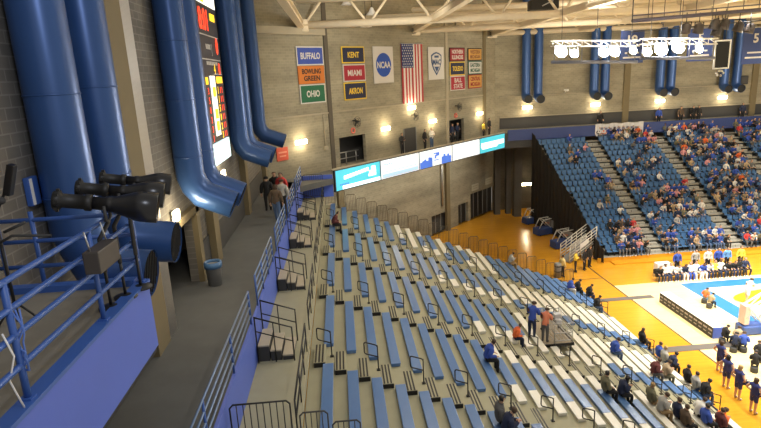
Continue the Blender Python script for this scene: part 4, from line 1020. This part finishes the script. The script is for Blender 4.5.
sit(621, 396, 'sitphone', NVY, DK, HD, 'long haired person in dark blue jacket beside the olive jacket', long=True)
sit(654, 403, 'sit', OLV, KHK, HL, 'fair haired person in green grey sweater behind the grey hoodie')
sit(657, 413, 'sitphone', LGR, KHK, HB, 'person in grey hoodie and khaki trousers leaning over')
sit(675, 419, 'sit', NVY, DK, HB, 'person in navy jacket near the bottom right of the stand')
sit(687, 426, 'sit', BRN, DK, HB, 'person in brown jacket at the bottom edge right of the navy jacket', coat=True)
sit(701, 416, 'sitlean', WHC, DK, HB, 'person in cream coat in the bottom right front rows', coat=True)
sit(710, 424, 'sit', RBL, DK, HD, 'person in bright blue jacket at the bottom right edge')
sit(719, 427, 'sitphone', ORG, NVY, HB, 'person in orange jacket at the bottom right edge')
sit(726, 428, 'sit', MRN, DK, HB, 'person in dark red top at the far bottom right')
k13 = zz
person('reach', (bx(13) - .3, YA[2] + 1.6, dz(13)), .9, RBL, NVY, HB, 'tall person in blue top and dark trousers standing at the silver cart')
person('reach', (bx(13) + .32, YA[2] + 1.45, k13), .9, cloth((.75, .25, .14)), GRY, HB, 'child in orange top and grey trousers standing at the silver cart', s=.92)
# corridor group at the far end of the walkway
for (px, py, pose, rz, tp, lg, hr, lb, kw) in (
        (269, 211, 'stand', 1.6, DK, DK, HD, 'person in black standing left in the walkway group', {}),
        (277, 205, 'stand', -1.6, DK, NVY, HB, 'person in black jacket standing at the back of the walkway group', {}),
        (283.5, 206, 'stand', -1.9, RED, DK, HB, 'person in red top standing at the back of the walkway group', {}),
        (284, 215, 'walk', 1.5, LGR, DK, HB, 'person in pale grey jacket walking right in the walkway group', {}),
        (278, 222, 'walk', 1.4, BRN, JEAN, HB, 'long haired person in brown top walking nearest in the walkway group', dict(long=True))):
    onfloor(px, py, pose, WALK, rz, tp, lg, hr, lb, group='people on the left walkway', **kw)
# balcony people behind the screens
for (s, c, pose, rz, tp, lg, hr, lb, kw) in (
        (38.9, 31.2, 'standfold', -.8, DK, DK, HD, 'person in black on the balcony left of the grey door', {}),
        (42.3, 31.15, 'stand', -.6, DK, DK, HD, 'person in black on the balcony right of the grey door', {}),
        (43.4, 31.15, 'standfold', -.9, WHC, JEAN, HD, 'person in white shirt on the balcony right of the grey door', {}),
        (47.6, 31.6, 'stand', -.8, NVY, DK, HB, 'person in navy in the right dark balcony opening', {}),
        (48.6, 31.6, 'standfold', -.8, NVY, DK, HL, 'fair haired person in navy in the right dark balcony opening', {}),
        (53.0, 31.1, 'stand', -.7, YEL, DK, HB, 'person in yellow green top near the end of the balcony', dict(s=.85)),
        (54.2, 31.1, 'stand', -.7, DK, DK, HD, 'person in black at the right end of the balcony', {})):
    person(pose, ch(s, c, WALK), rz, tp, lg, hr, lb, 'people on the balcony', **kw)
for i, (px, tp, lb) in enumerate(((658, RBL, 'person in blue standing on the end walkway left of the tan pilaster'), (680, BRN, 'person in brown standing on the end walkway'), (692, DK, 'person in black standing on the end walkway, left of two'), (697.5, DK, 'person in black standing on the end walkway, right of two'), (741, NVY, 'person in navy standing on the end walkway at far right'), (600, DK, 'person in black standing on the end walkway behind the draped sheet'))):
    p = at(px, 125, 1, 61.4); person('stand', (p.x, 61.4, WALK), -1.57, tp, DK, HB, lb, 'people on the end walkway')
# floor staff
onfloor(562, 277, 'stand', FLOOR, .3, cloth((.72, .58, .25)), DK, HB, 'guard in pale yellow jacket beside the grey padded post', group='staff on the floor')
onfloor(575, 272, 'standfold', FLOOR, -.5, YEL, DK, HG, 'guard in yellow vest standing below the silver ramp', group='staff on the floor')
onfloor(584, 270, 'stand', FLOOR, -.8, DK, DK, HD, 'person in black standing right of the yellow vest guard', group='staff on the floor')
onfloor(589, 267, 'stand', FLOOR, -1., DK, DK, HB, 'person in black standing farthest right below the ramp', group='staff on the floor')
# cheerleaders
CN = cloth((.03, .04, .16))
for i, (px, py, rz) in enumerate(((718.5, 372, .2), (725, 388, .3), (736.5, 399, .1), (752, 413, .2))):
    p = at(px, py, 2, FLOOR)
    o = person('cheer', p, rz, CN, CN, (HB, HD, HL, HB)[i], 'cheerleader in navy uniform, %s from the scorers table' % ONES[i], 'cheerleaders beside the court', shoe=SHOEW, long=True, names=('uniform_top', 'skirt'))
    m = MB(); random.seed(i)
    for q in range(40):
        v = Vector((random.gauss(0, 1), random.gauss(0, 1), random.gauss(0, 1))).normalized() * random.uniform(.12, .2); m.tube([(0, 0, 0), v], .02, 4)
    q = m.build('pompom', CN, o); q.location = (.12, -.24, 1.03)
# team bench
TB = [(DK, DK), (WHC, NVY), (WHC, NVY), (WHC, NVY), (NVY, WHC), (WHC, RBL), (WHC, WHC), (RBL, WHC), (WHC, NVY), (YEL, DK), (WHC, NVY), (DK, DK), (DK, NVY), (DK, DK), (NVY, DK)]
TBN = ['black', 'white', 'white', 'white', 'navy', 'white', 'all white', 'blue', 'white', 'yellow', 'white', 'black suit', 'black suit', 'black suit', 'navy']
for i, (tp, lg) in enumerate(TB):
    loc = Vector((25.1 + .53 * i, 41.0, FLOOR)); courtchair(loc, 0, 'team bench chair, %s from the scorers table end' % ONES[i])
    person(('sitlean', 'sit', 'situp', 'sitlean')[i % 4], loc + Vector((0, -.05, .47)), -1.57, tp, lg, (HB, HD, HL)[i % 3], 'person in %s seated %s from left on the team bench' % (TBN[i], ONES[i]), 'people on the team bench', skin=SKIN2 if i % 3 == 1 else None, shoe=SHOEW)
for i, (x, tp) in enumerate(((27.6, RBL), (29.2, LGR), (30.3, WHC), (31.2, RBL), (32.0, cloth((.15, .35, .7))), (33.2, YEL))):
    person('stand', (x, 42.4, FLOOR), -1.57, tp, DK, HB, 'helper standing behind the team bench, %s from the left' % ONES[i], 'helpers behind the team bench')
p = at(746, 303, 2, FLOOR); person('play', p, .4, WHC, WHC, HB, 'player in white bending over inside the blue court border', None, skin=SKIN, shoe=SHOEW, names=('jersey', 'shorts'))
# people sitting on the floor by the table end and the hoop
for i, (px, py, tp, lg, lb) in enumerate(((704, 303, ORG, TAN, 'child in orange sitting behind the middle of the scorers table'), (709, 308, TAN, DK, 'child in tan sitting behind the scorers table'), (743, 352, RBL, NVY, 'photographer in blue sitting on the floor by the hoop'), (733, 352, NVY, DK, 'photographer in navy sitting left of the blue photographer'), (737, 346, TAN, DK, 'photographer in tan sitting behind the blue photographer'), (754, 372, DK, DK, 'photographer in black sitting at the right edge'), (759, 362, DK, DK, 'photographer in black at the right edge, farther one'), (722, 343, DK, DK, 'person in black crouching at the table end'))):
    p = at(px, py, 2, FLOOR)
    st = MB(); st.lathe([(.18, 0), (.2, .02), (.2, .3), (.19, .32)], n=12); st = st.build('stool', DGREY, loc=p); tag(st, 'low round stool under the ' + lb.split(' sitting')[0].split(' at the right')[0].split(' crouching')[0] + (' at the table end' if i == 7 else ' at the edge, farther one' if i == 6 else ' by the court'), 'stool', 'low stools by the court')
    person(('sitlean', 'sitphone')[i % 2], p + Vector((0, 0, .38)), (.5, .2, 1.0, .6, .8, .9, 1.1, 0)[i], tp, lg, (HB, HD)[i % 2], lb, 'people sitting by the court', s=.9 if i > 1 else .8)
# crowd of the far stand
pal = [(RBL, 'royal blue'), (RBL, 'royal blue'), (RBL, 'royal blue'), (NVY, 'navy'), (NVY, 'navy'), (DK, 'black'), (DK, 'black'), (LGR, 'light grey'), (WHC, 'white'), (WHC, 'white'), (GRY, 'dark grey'), (TAN, 'tan'), (BRN, 'brown'), (RED, 'red'), (ORG, 'orange'), (OLV, 'olive'), (GRY, 'dark grey'), (LGR, 'light grey'), (DK, 'black'), (RBL, 'royal blue'), (NVY, 'navy'), (WHC, 'white'), (TAN, 'tan'), (DK, 'black'), (PNK, 'pink')]
random.seed(23)
occ = sorted(OCC.values(), key=lambda s: project(s[4])[2])
for q, (b, k, i, n, p) in enumerate(occ[:300]):
    pose = random.choice(['sit', 'sitlean', 'sitclap', 'situp', 'sitphone']); bd = body(pose, POSES[pose]); c, cn = random.choice(pal)
    if b == 3 and random.random() < .35: c, cn = RBL, 'royal blue'
    o = bpy.data.objects.new('spectator', bd['crowd']); COL.objects.link(o); o.location = p + Vector((0, .02, .46)); o.rotation_euler.z = -1.57 + random.uniform(-.3, .3); o.scale = (1.12, 1.2, 1.1)
    sk = SKIN if random.random() < .8 else SKIN2
    for ii, m_ in enumerate((sk, random.choice((HB, HB, HD, HL, HG)), c, random.choice((DK, JEAN, JEAN, KHK, GRY)), random.choice((SHOE, SHOEW)), EYE)): o.material_slots[ii].link = 'OBJECT'; o.material_slots[ii].material = m_
    tag(o, 'spectator in %s top, %s row up, %s from left in the %s' % (cn, ONES[k], SEATN(i), BN[b]), 'person', 'spectators in the far stand')
if len(occ) > 300:
    bm = bmesh.new(); allm = []
    for q, (b, k, i, n, p) in enumerate(occ[300:]):
        pose = ('sit', 'sitlean', 'sitclap')[q % 3]; me = body(pose, POSES[pose])['crowd'].copy(); me.transform(Matrix.Translation(p + Vector((0, .02, .46))) @ Matrix.Rotation(-1.57, 4, 'Z'))
        for f in me.polygons: f.material_index = [0, 1, 3 + q % 5, 2, 2, 1][f.material_index]
        bm.from_mesh(me); bpy.data.meshes.remove(me)
    me = bpy.data.meshes.new('crowd'); bm.to_mesh(me); bm.free()
    for m_ in (SKIN, HD, DK, RBL, LGR, NVY, RBL, WHC): me.materials.append(m_)
    o = bpy.data.objects.new('distant_crowd', me); COL.objects.link(o); tag(o, 'remaining spectators in the uppermost far rows', 'people'); o['kind'] = 'stuff'
# ================================================================== ROOF AND RIG
TR = [(42.2, -2.3, 'nearest'), (51.8, 7.2, 'middle'), (61.2, 16.9, 'farthest')]
for y, x0, nm in TR:
    t = thing('roof_truss', '%s cream roof truss running across above the hall' % nm, 'truss', (x0, y, 3.8), 0, 'cream roof trusses')
    L = 62 - x0
    m = MB(); m.tube([(0, 0, 0), (L, 0, 0)], .27, 10); m.build('bottom_chord', CREAM, t)
    m = MB(); m.tube([(-.8, 0, 1.75), (L, 0, 1.75)], .27, 10); m.build('top_chord', CREAM, t)
    m = MB(); m.lim((-.7, -.3, -.42), (.5, .3, -.3)); m.lim((.15, -.25, -.35), (.5, .25, .4)); m.build('bearing_plate', CREAM, t)
    n = int(L / 4.75)
    for k in range(min(n, 8)):
        xx = k * 4.75 + .3
        m = MB(); m.tube([(xx, 0, .1), (xx + 1.3, 0, 1.7)], .1, 6); m.tube([(xx + 4.4, 0, .1), (xx + 3.2, 0, 1.7)], .1, 6); m.build('web_member', CREAM, t)
for i, (y, x0) in enumerate(((47, 2.4), (56.5, 12))):
    m = MB(); m.tube([(0, 0, 0), (62 - x0, 0, 0)], .2, 10); tag(m.build('roof_tube', CREAM, loc=(x0, y, 4.6)), 'cream roof tube between the trusses, %s one' % ('nearer', 'farther')[i], 'beam', 'cream roof tubes')
for i, (x, y0, y1) in enumerate(((-2.3, 18, 42.2), (7.2, 18, 51.8), (16.9, 18, 61.2), (26.4, 24, 61.2), (35.9, 24, 61.2), (45.4, 24, 61.2))):
    m = MB(); m.lim((-.06, y0, -.22), (.06, y1, .22)); m.lim((-.22, y0, .18), (.22, y1, .24)); m.lim((-.22, y0, -.24), (.22, y1, -.18))
    tag(m.build('roof_beam', CREAM, loc=(x, 0, 3.85)), 'cream roof beam along the hall, %s from the left' % ONES[i], 'beam', 'cream roof beams')
t = thing('roof_banner', 'dark blue square banner hung among the roof trusses', 'banner', at(455, 6, 1, 56)); m = MB(); m.box((0, 0, 0), (2.3, .15, 1.3)); m.build('panel_face', RAILB, t); m = MB(); [m.tube([(x, 0, .6), (x, 0, 2)], .03) for x in (-.9, .9)]; m.build('hanger', STEEL, t)
for (px, py, lb) in ((372, 15, 'white bell lamp hanging under the upper roof tube'), (366, 27, 'small white bell lamp below the lower roof tube'), (347, 5, 'narrow white lamp at the top of the photo')):
    t = thing('pendant_lamp', lb, 'lamp', at(px, py, 1, 43.5), 0, 'white lamps under the roof')
    m = MB(); m.lathe([(.05, .55), (.12, .5), (.2, .3), (.42, .05), (.45, 0), (.38, .03)], n=16); m.build('lamp_shade', WHT, t); m = MB(); m.tube([(0, 0, .5), (0, 0, 3.2)], .02); m.build('cord', BLACK, t)
t = thing('projector', 'black box projector hanging under the roof near the top', 'projector', at(543, 5, 1, 45), -.1)
m = MB(); m.box((0, 0, 0), (2.2, 1.2, .75), bev=.08); m.build('projector_body', BLACK, t); m = MB(); m.box((.2, -.62, .05), (.9, .04, .08), rot=Matrix.Rotation(-.4, 3, 'Y')); m.build('projector_stripe', STEEL, t); m = MB(); [m.tube([(x, 0, .3), (x, 0, 2)], .04) for x in (-.8, .8)]; m.build('hanger', BLACK, t)
# light bars
LY = 37.
def P(px, py, y=LY): return at(px, py, 1, y)
a, b = P(632, 21, 40), P(790, 7, 40)
t = thing('lighting_catwalk', 'long dark lighting pipe hung below the roof at upper right', 'truss', a)
d = b - a
m = MB(); m.tube([(0, 0, 0), d], .13, 8); m.tube([Vector((0, 0, .35)), d + Vector((0, 0, .35))], .05, 6); m.build('main_pipe', mat('catwalk_purple_grey', (.09, .08, .12), .5), t)
m = MB()
for q in range(11): m.tube([d * (q / 10) + Vector((0, 0, -.1)), d * (q / 10) + Vector((0, 0, 2.4))], .025, 5)
m.build('hanger', DGREY, t)
m = MB(); m.tube([(0, 0, -.75), d + Vector((0, 0, -.75))], .04, 6); m.build('lower_pipe', DGREY, t)
for q, (px, py) in enumerate(((686, 28), (699, 28), (715, 24), (725, 24), (739, 27), (750, 28), (717, 31))):
    t = thing('stage_lamp', 'unlit dark stage lamp on the catwalk pipe, %s from the left' % ONES[q], 'lamp', P(px, py, 40), .2 * q, 'unlit stage lamps')
    m = MB(); m.lathe([(.1, .35), (.28, .25), (.34, -.2), (.36, -.35), (.3, -.3)], Matrix.Rotation(.3, 4, 'X'), 14); m.build('lamp_can', mat('lamp_can_dark', (.07, .06, .06), .5), t); m = MB(); m.tube([(-.38, 0, 0), (-.38, 0, .4), (.38, 0, .4), (.38, 0, 0)], .03, 6); m.tube([(0, 0, .4), (0, 0, 1.05)], .03, 6); m.build('yoke', BLACK, t)
def frame(px0, px1, py0, py1, label):
    a, b = P(px0, py0), P(px1, py0); h = (P(px0, py0) - P(px0, py1)).z
    t = thing('lighting_truss', label, 'truss', a, 0, 'white lighting trusses'); d = b - a
    m = MB()
    for zz in (0, -.35):
        for yy in (0, .4): m.tube([(0, yy, zz), d + Vector((0, yy, zz))], .045, 6)
    m.build('chord', mat('truss_white', (.75, .73, .68), .5), t)
    m = MB(); n = max(3, int(d.length / .6))
    for q in range(n): m.tube([d * (q / n), d * ((q + 1) / n) + Vector((0, 0, -.35))], .025, 5); m.tube([d * (q / n) + Vector((0, 0, -.35)), d * (q / n)], .025, 5); m.tube([d * (q / n), d * (q / n) + Vector((0, .4, 0))], .025, 5)
    m.build('web_member', mat('truss_white', (.75, .73, .68), .5), t)
    m = MB(); [m.tube([d * f, d * f + Vector((0, 0, 2.6))], .02, 5) for f in (.1, .5, .9)]; m.build('hanger', DGREY, t)
    m = MB(); m.tube([Vector((0, .2, -h)), d + Vector((0, .2, -h))], .12, 6); [m.tube([d * f + Vector((0, .2, -.35)), d * f + Vector((0, .2, -h))], .03, 5) for f in (.03, .35, .65, .97)]; m.build('lower_bar', mat('truss_lower', (.2, .22, .3), .5), t)
frame(553, 640, 40.5, 62, 'left white lighting truss carrying six floodlights')
frame(643, 718, 38.5, 58, 'right white lighting truss carrying floodlights')
for q, (px, py, s) in enumerate(((561, 52, .95), (574, 53.5, .7), (603.5, 52.5, .8), (614.5, 52, .8), (633, 51, .55), (647, 52, .75), (661, 49.5, 1.05), (678, 47.5, 1.0), (699, 49.5, .6))):
    p = P(px, py, LY - .35)
    t = thing('floodlight', 'blazing round floodlight, %s from the left on the lighting trusses' % ONES[q], 'floodlight', p, 0, 'blazing floodlights')
    M = Matrix.Rotation(math.radians(62), 4, 'X')
    m = MB(); m.lathe([(.08, -.45), (.2, -.4), (.42 * s, -.05), (.44 * s, .02), (.41 * s, 0)], M, 20); m.build('housing', GREY, t)
    m = MB(); m.lathe([(.41 * s, .0), (.39 * s, .06), (.25 * s, .12), (.02, .15)], M, 20); m.build('lens', FLOOD, t)
    m = MB(); m.tube([(-.42 * s, 0, 0), (-.42 * s, .1, .45), (.42 * s, .1, .45), (.42 * s, 0, 0)], .03, 6); m.build('yoke', BLACK, t)
def fbanner(px, py, w, h, word, label, y=46.):
    t = thing('number_banner', label, 'banner', P(px, py, y), 0, 'dark blue number banners')
    m = MB(); m.box((0, 0, 0), (w, .06, h), bev=.01); m.build('banner_field', fab('number_navy', (.035, .06, .19)), t)
    text('lettering', word, 1, t, (0, -.05, h * .22), PAP, h=.75, bold=.03)
    m = MB(); m.box((0, -.04, -.18 * h), (w * .6, .01, .13)); m.box((0, -.04, -.32 * h), (w * .75, .01, .13)); m.build('name_lines', PAP, t)
    m = MB(); m.tube([(-w / 2, 0, h / 2 + .05), (w / 2, 0, h / 2 + .05)], .04); m.build('banner_pole', STEEL, t)
fbanner(632, 47, 2.0, 2.6, '19', 'dark blue number banner behind the middle floodlights')
fbanner(700, 45, 2.2, 2.6, '5', 'dark blue number banner behind the rightmost floodlight')
fbanner(755, 46, 2.2, 2.9, '5', 'dark blue number banner at the right photo edge')
t = thing('hanging_monitor', 'dark hanging screen in a white frame, right of the floodlights', 'screen', P(721.5, 54.5, 38))
m = MB(); m.box((0, 0, 0), (1.0, .15, 1.75)); m.build('screen_face', BLACK, t)
m = MB(); m.tube([(-.53, -.05, -.92), (.53, -.05, -.92), (.53, -.05, .92), (-.53, -.05, .92)], .06, 6, closed=True); m.build('screen_frame', mat('frame_white', (.85, .85, .85), .5), t)
m = MB(); m.tube([(-.2, 0, .9), (-.2, 0, 2.6)], .025); m.tube([(.2, 0, .9), (.2, 0, 2.6)], .025); m.build('hanger', DGREY, t)
m = MB(); [m.ball((.25 * math.cos(q), 0, -1.25 + .18 * math.sin(q)), .09, n=8) for q in range(6)]; m.tube([(0, 0, -.9), (0, 0, -1.2)], .03); m.build('lower_clamp', STEEL, t)
t = thing('loudspeaker', 'black square loudspeaker beside the rightmost end wall duct', 'speaker', P(742.5, 80, 61.2)); m = MB(); m.box((0, 0, 0), (.95, .6, .95), bev=.04); m.build('cabinet', BLACK, t); m = MB(); m.box((0, -.31, 0), (.8, .02, .8)); m.build('speaker_grille', DGREY, t); m = MB(); m.lim((-.1, .25, -.1), (.1, .75, .1)); m.build('bracket', STEEL, t)
t = thing('security_camera', 'white camera bracket on the end wall beside a tan pilaster', 'camera', P(564.5, 91, 61.9)); m = MB(); m.box((0, -.5, .1), (.25, .6, .22), bev=.05, rot=Matrix.Rotation(.3, 3, 'Z')); m.build('camera_body', WHT, t); m = MB(); m.tube([(0, .05, -.2), (0, -.3, -.1), (0, -.4, .05)], .04); m.build('bracket', WHT, t)
# lights of the hall, plus added roof points without fixtures
def lamp(kind, loc, energy, col, size=.3, tgt=None, spot=None, blend=.6, sx=None, sy=None):
    ld = bpy.data.lights.new('hall_and_fill_light', kind); ld.energy = energy; ld.color = col
    if kind == 'AREA':
        ld.shape = 'RECTANGLE'; ld.size = sx; ld.size_y = sy
    else: ld.shadow_soft_size = size
    if spot: ld.spot_size = spot; ld.spot_blend = blend
    o = bpy.data.objects.new('hall_and_fill_light', ld); COL.objects.link(o); o.location = loc
    if tgt is not None: o.rotation_euler = (Vector(tgt) - Vector(loc)).to_track_quat('-Z', 'Y').to_euler()
    return o
for x in (22, 31, 40, 49):
    for y in (20, 29, 38): lamp('SPOT', (x, y, 3.2), KCOURT, (1, .95, .84), .5, (x * .75 + 9.5, y * .7 + 10, FLOOR), math.radians(92), .8)
for x, y in ((30, 44), (40, 44), (49, 42)): lamp('SPOT', (x, y - 4, 3.2), KFAR, (1, .95, .85), .5, (x, 54, -12), math.radians(100), .8)
for x, y in ((4, 16), (4, 30), (12, 22), (10, 31)): lamp('SPOT', (x, y, 4.5), KNEAR, (1, .93, .80), .6, (x, y, -10), math.radians(150), .8)
lamp('SPOT', (2.4, 33, 3), KWALL, (1, .93, .78), .6, (4, 46, -1), math.radians(140), .9)
lamp('SPOT', (21.5, 44, 3), KWALL, (1, .93, .78), .6, (18, 62, -2), math.radians(140), .9)
lamp('SPOT', (41, 44, 3), KWALL, (1, .93, .78), .6, (42, 62, -2), math.radians(140), .9)
lamp('SPOT', (.5, 2, 4.5), KLEFT, (.8, .86, 1), .8, (-5.5, 14, -2), math.radians(120), .9)
for x, y in ((4, 38), (16, 44), (16, 54), (30, 40), (30, 54), (44, 44)): lamp('POINT', (x, y, 1.6), KROOF, (1, .9, .7), .5)  # added points without fixtures, standing in for court bounce on the roof
w = bpy.data.worlds.new('world'); sc.world = w; w.use_nodes = True
w.node_tree.nodes['Background'].inputs[0].default_value = (1, .93, .82, 1); w.node_tree.nodes['Background'].inputs[1].default_value = KWORLD
sc.view_settings.view_transform = 'Standard'; sc.view_settings.look = 'None'; sc.view_settings.gamma = 1; sc.view_settings.exposure = EXPO; sc.view_settings.use_curve_mapping = False
# ------------------------------------------------------------------ every separate piece an object of its own
def split_pieces(o):
    bm = bmesh.new(); bm.from_mesh(o.data); left = set(bm.faces); isl = []
    while left:
        st = [left.pop()]; cur = set(st)
        while st:
            for v in st.pop().verts:
                for f in v.link_faces:
                    if f in left: left.remove(f); cur.add(f); st.append(f)
        isl.append({f.index for f in cur})
    bm.free()
    if len(isl) < 2: return
    src = o.data
    for i, ids in enumerate(isl):
        b = bmesh.new(); b.from_mesh(src); b.faces.ensure_lookup_table()
        bmesh.ops.delete(b, geom=[f for f in b.faces if f.index not in ids], context='FACES')
        me = bpy.data.meshes.new(src.name); b.to_mesh(me); b.free()
        for m_ in src.materials: me.materials.append(m_)
        if i == 0: o.data = me
        else:
            q = o.copy(); q.data = me; COL.objects.link(q)
SPLIT = {'hanger', 'support_leg', 'table_leg', 'wheel', 'ramp_leg', 'strap', 'focus_knob', 'fan_blades', 'chord', 'main_pipe'}
for o in [o for o in COL.objects if o.type == 'MESH' and o.parent and (o.name.split('.')[0] in SPLIT or (o.name.startswith('web_member') and o.parent.name.startswith('roof_truss')) or (o.name.startswith('side_panel') and o.parent.name.startswith('spotlight')))]:
    split_pieces(o)
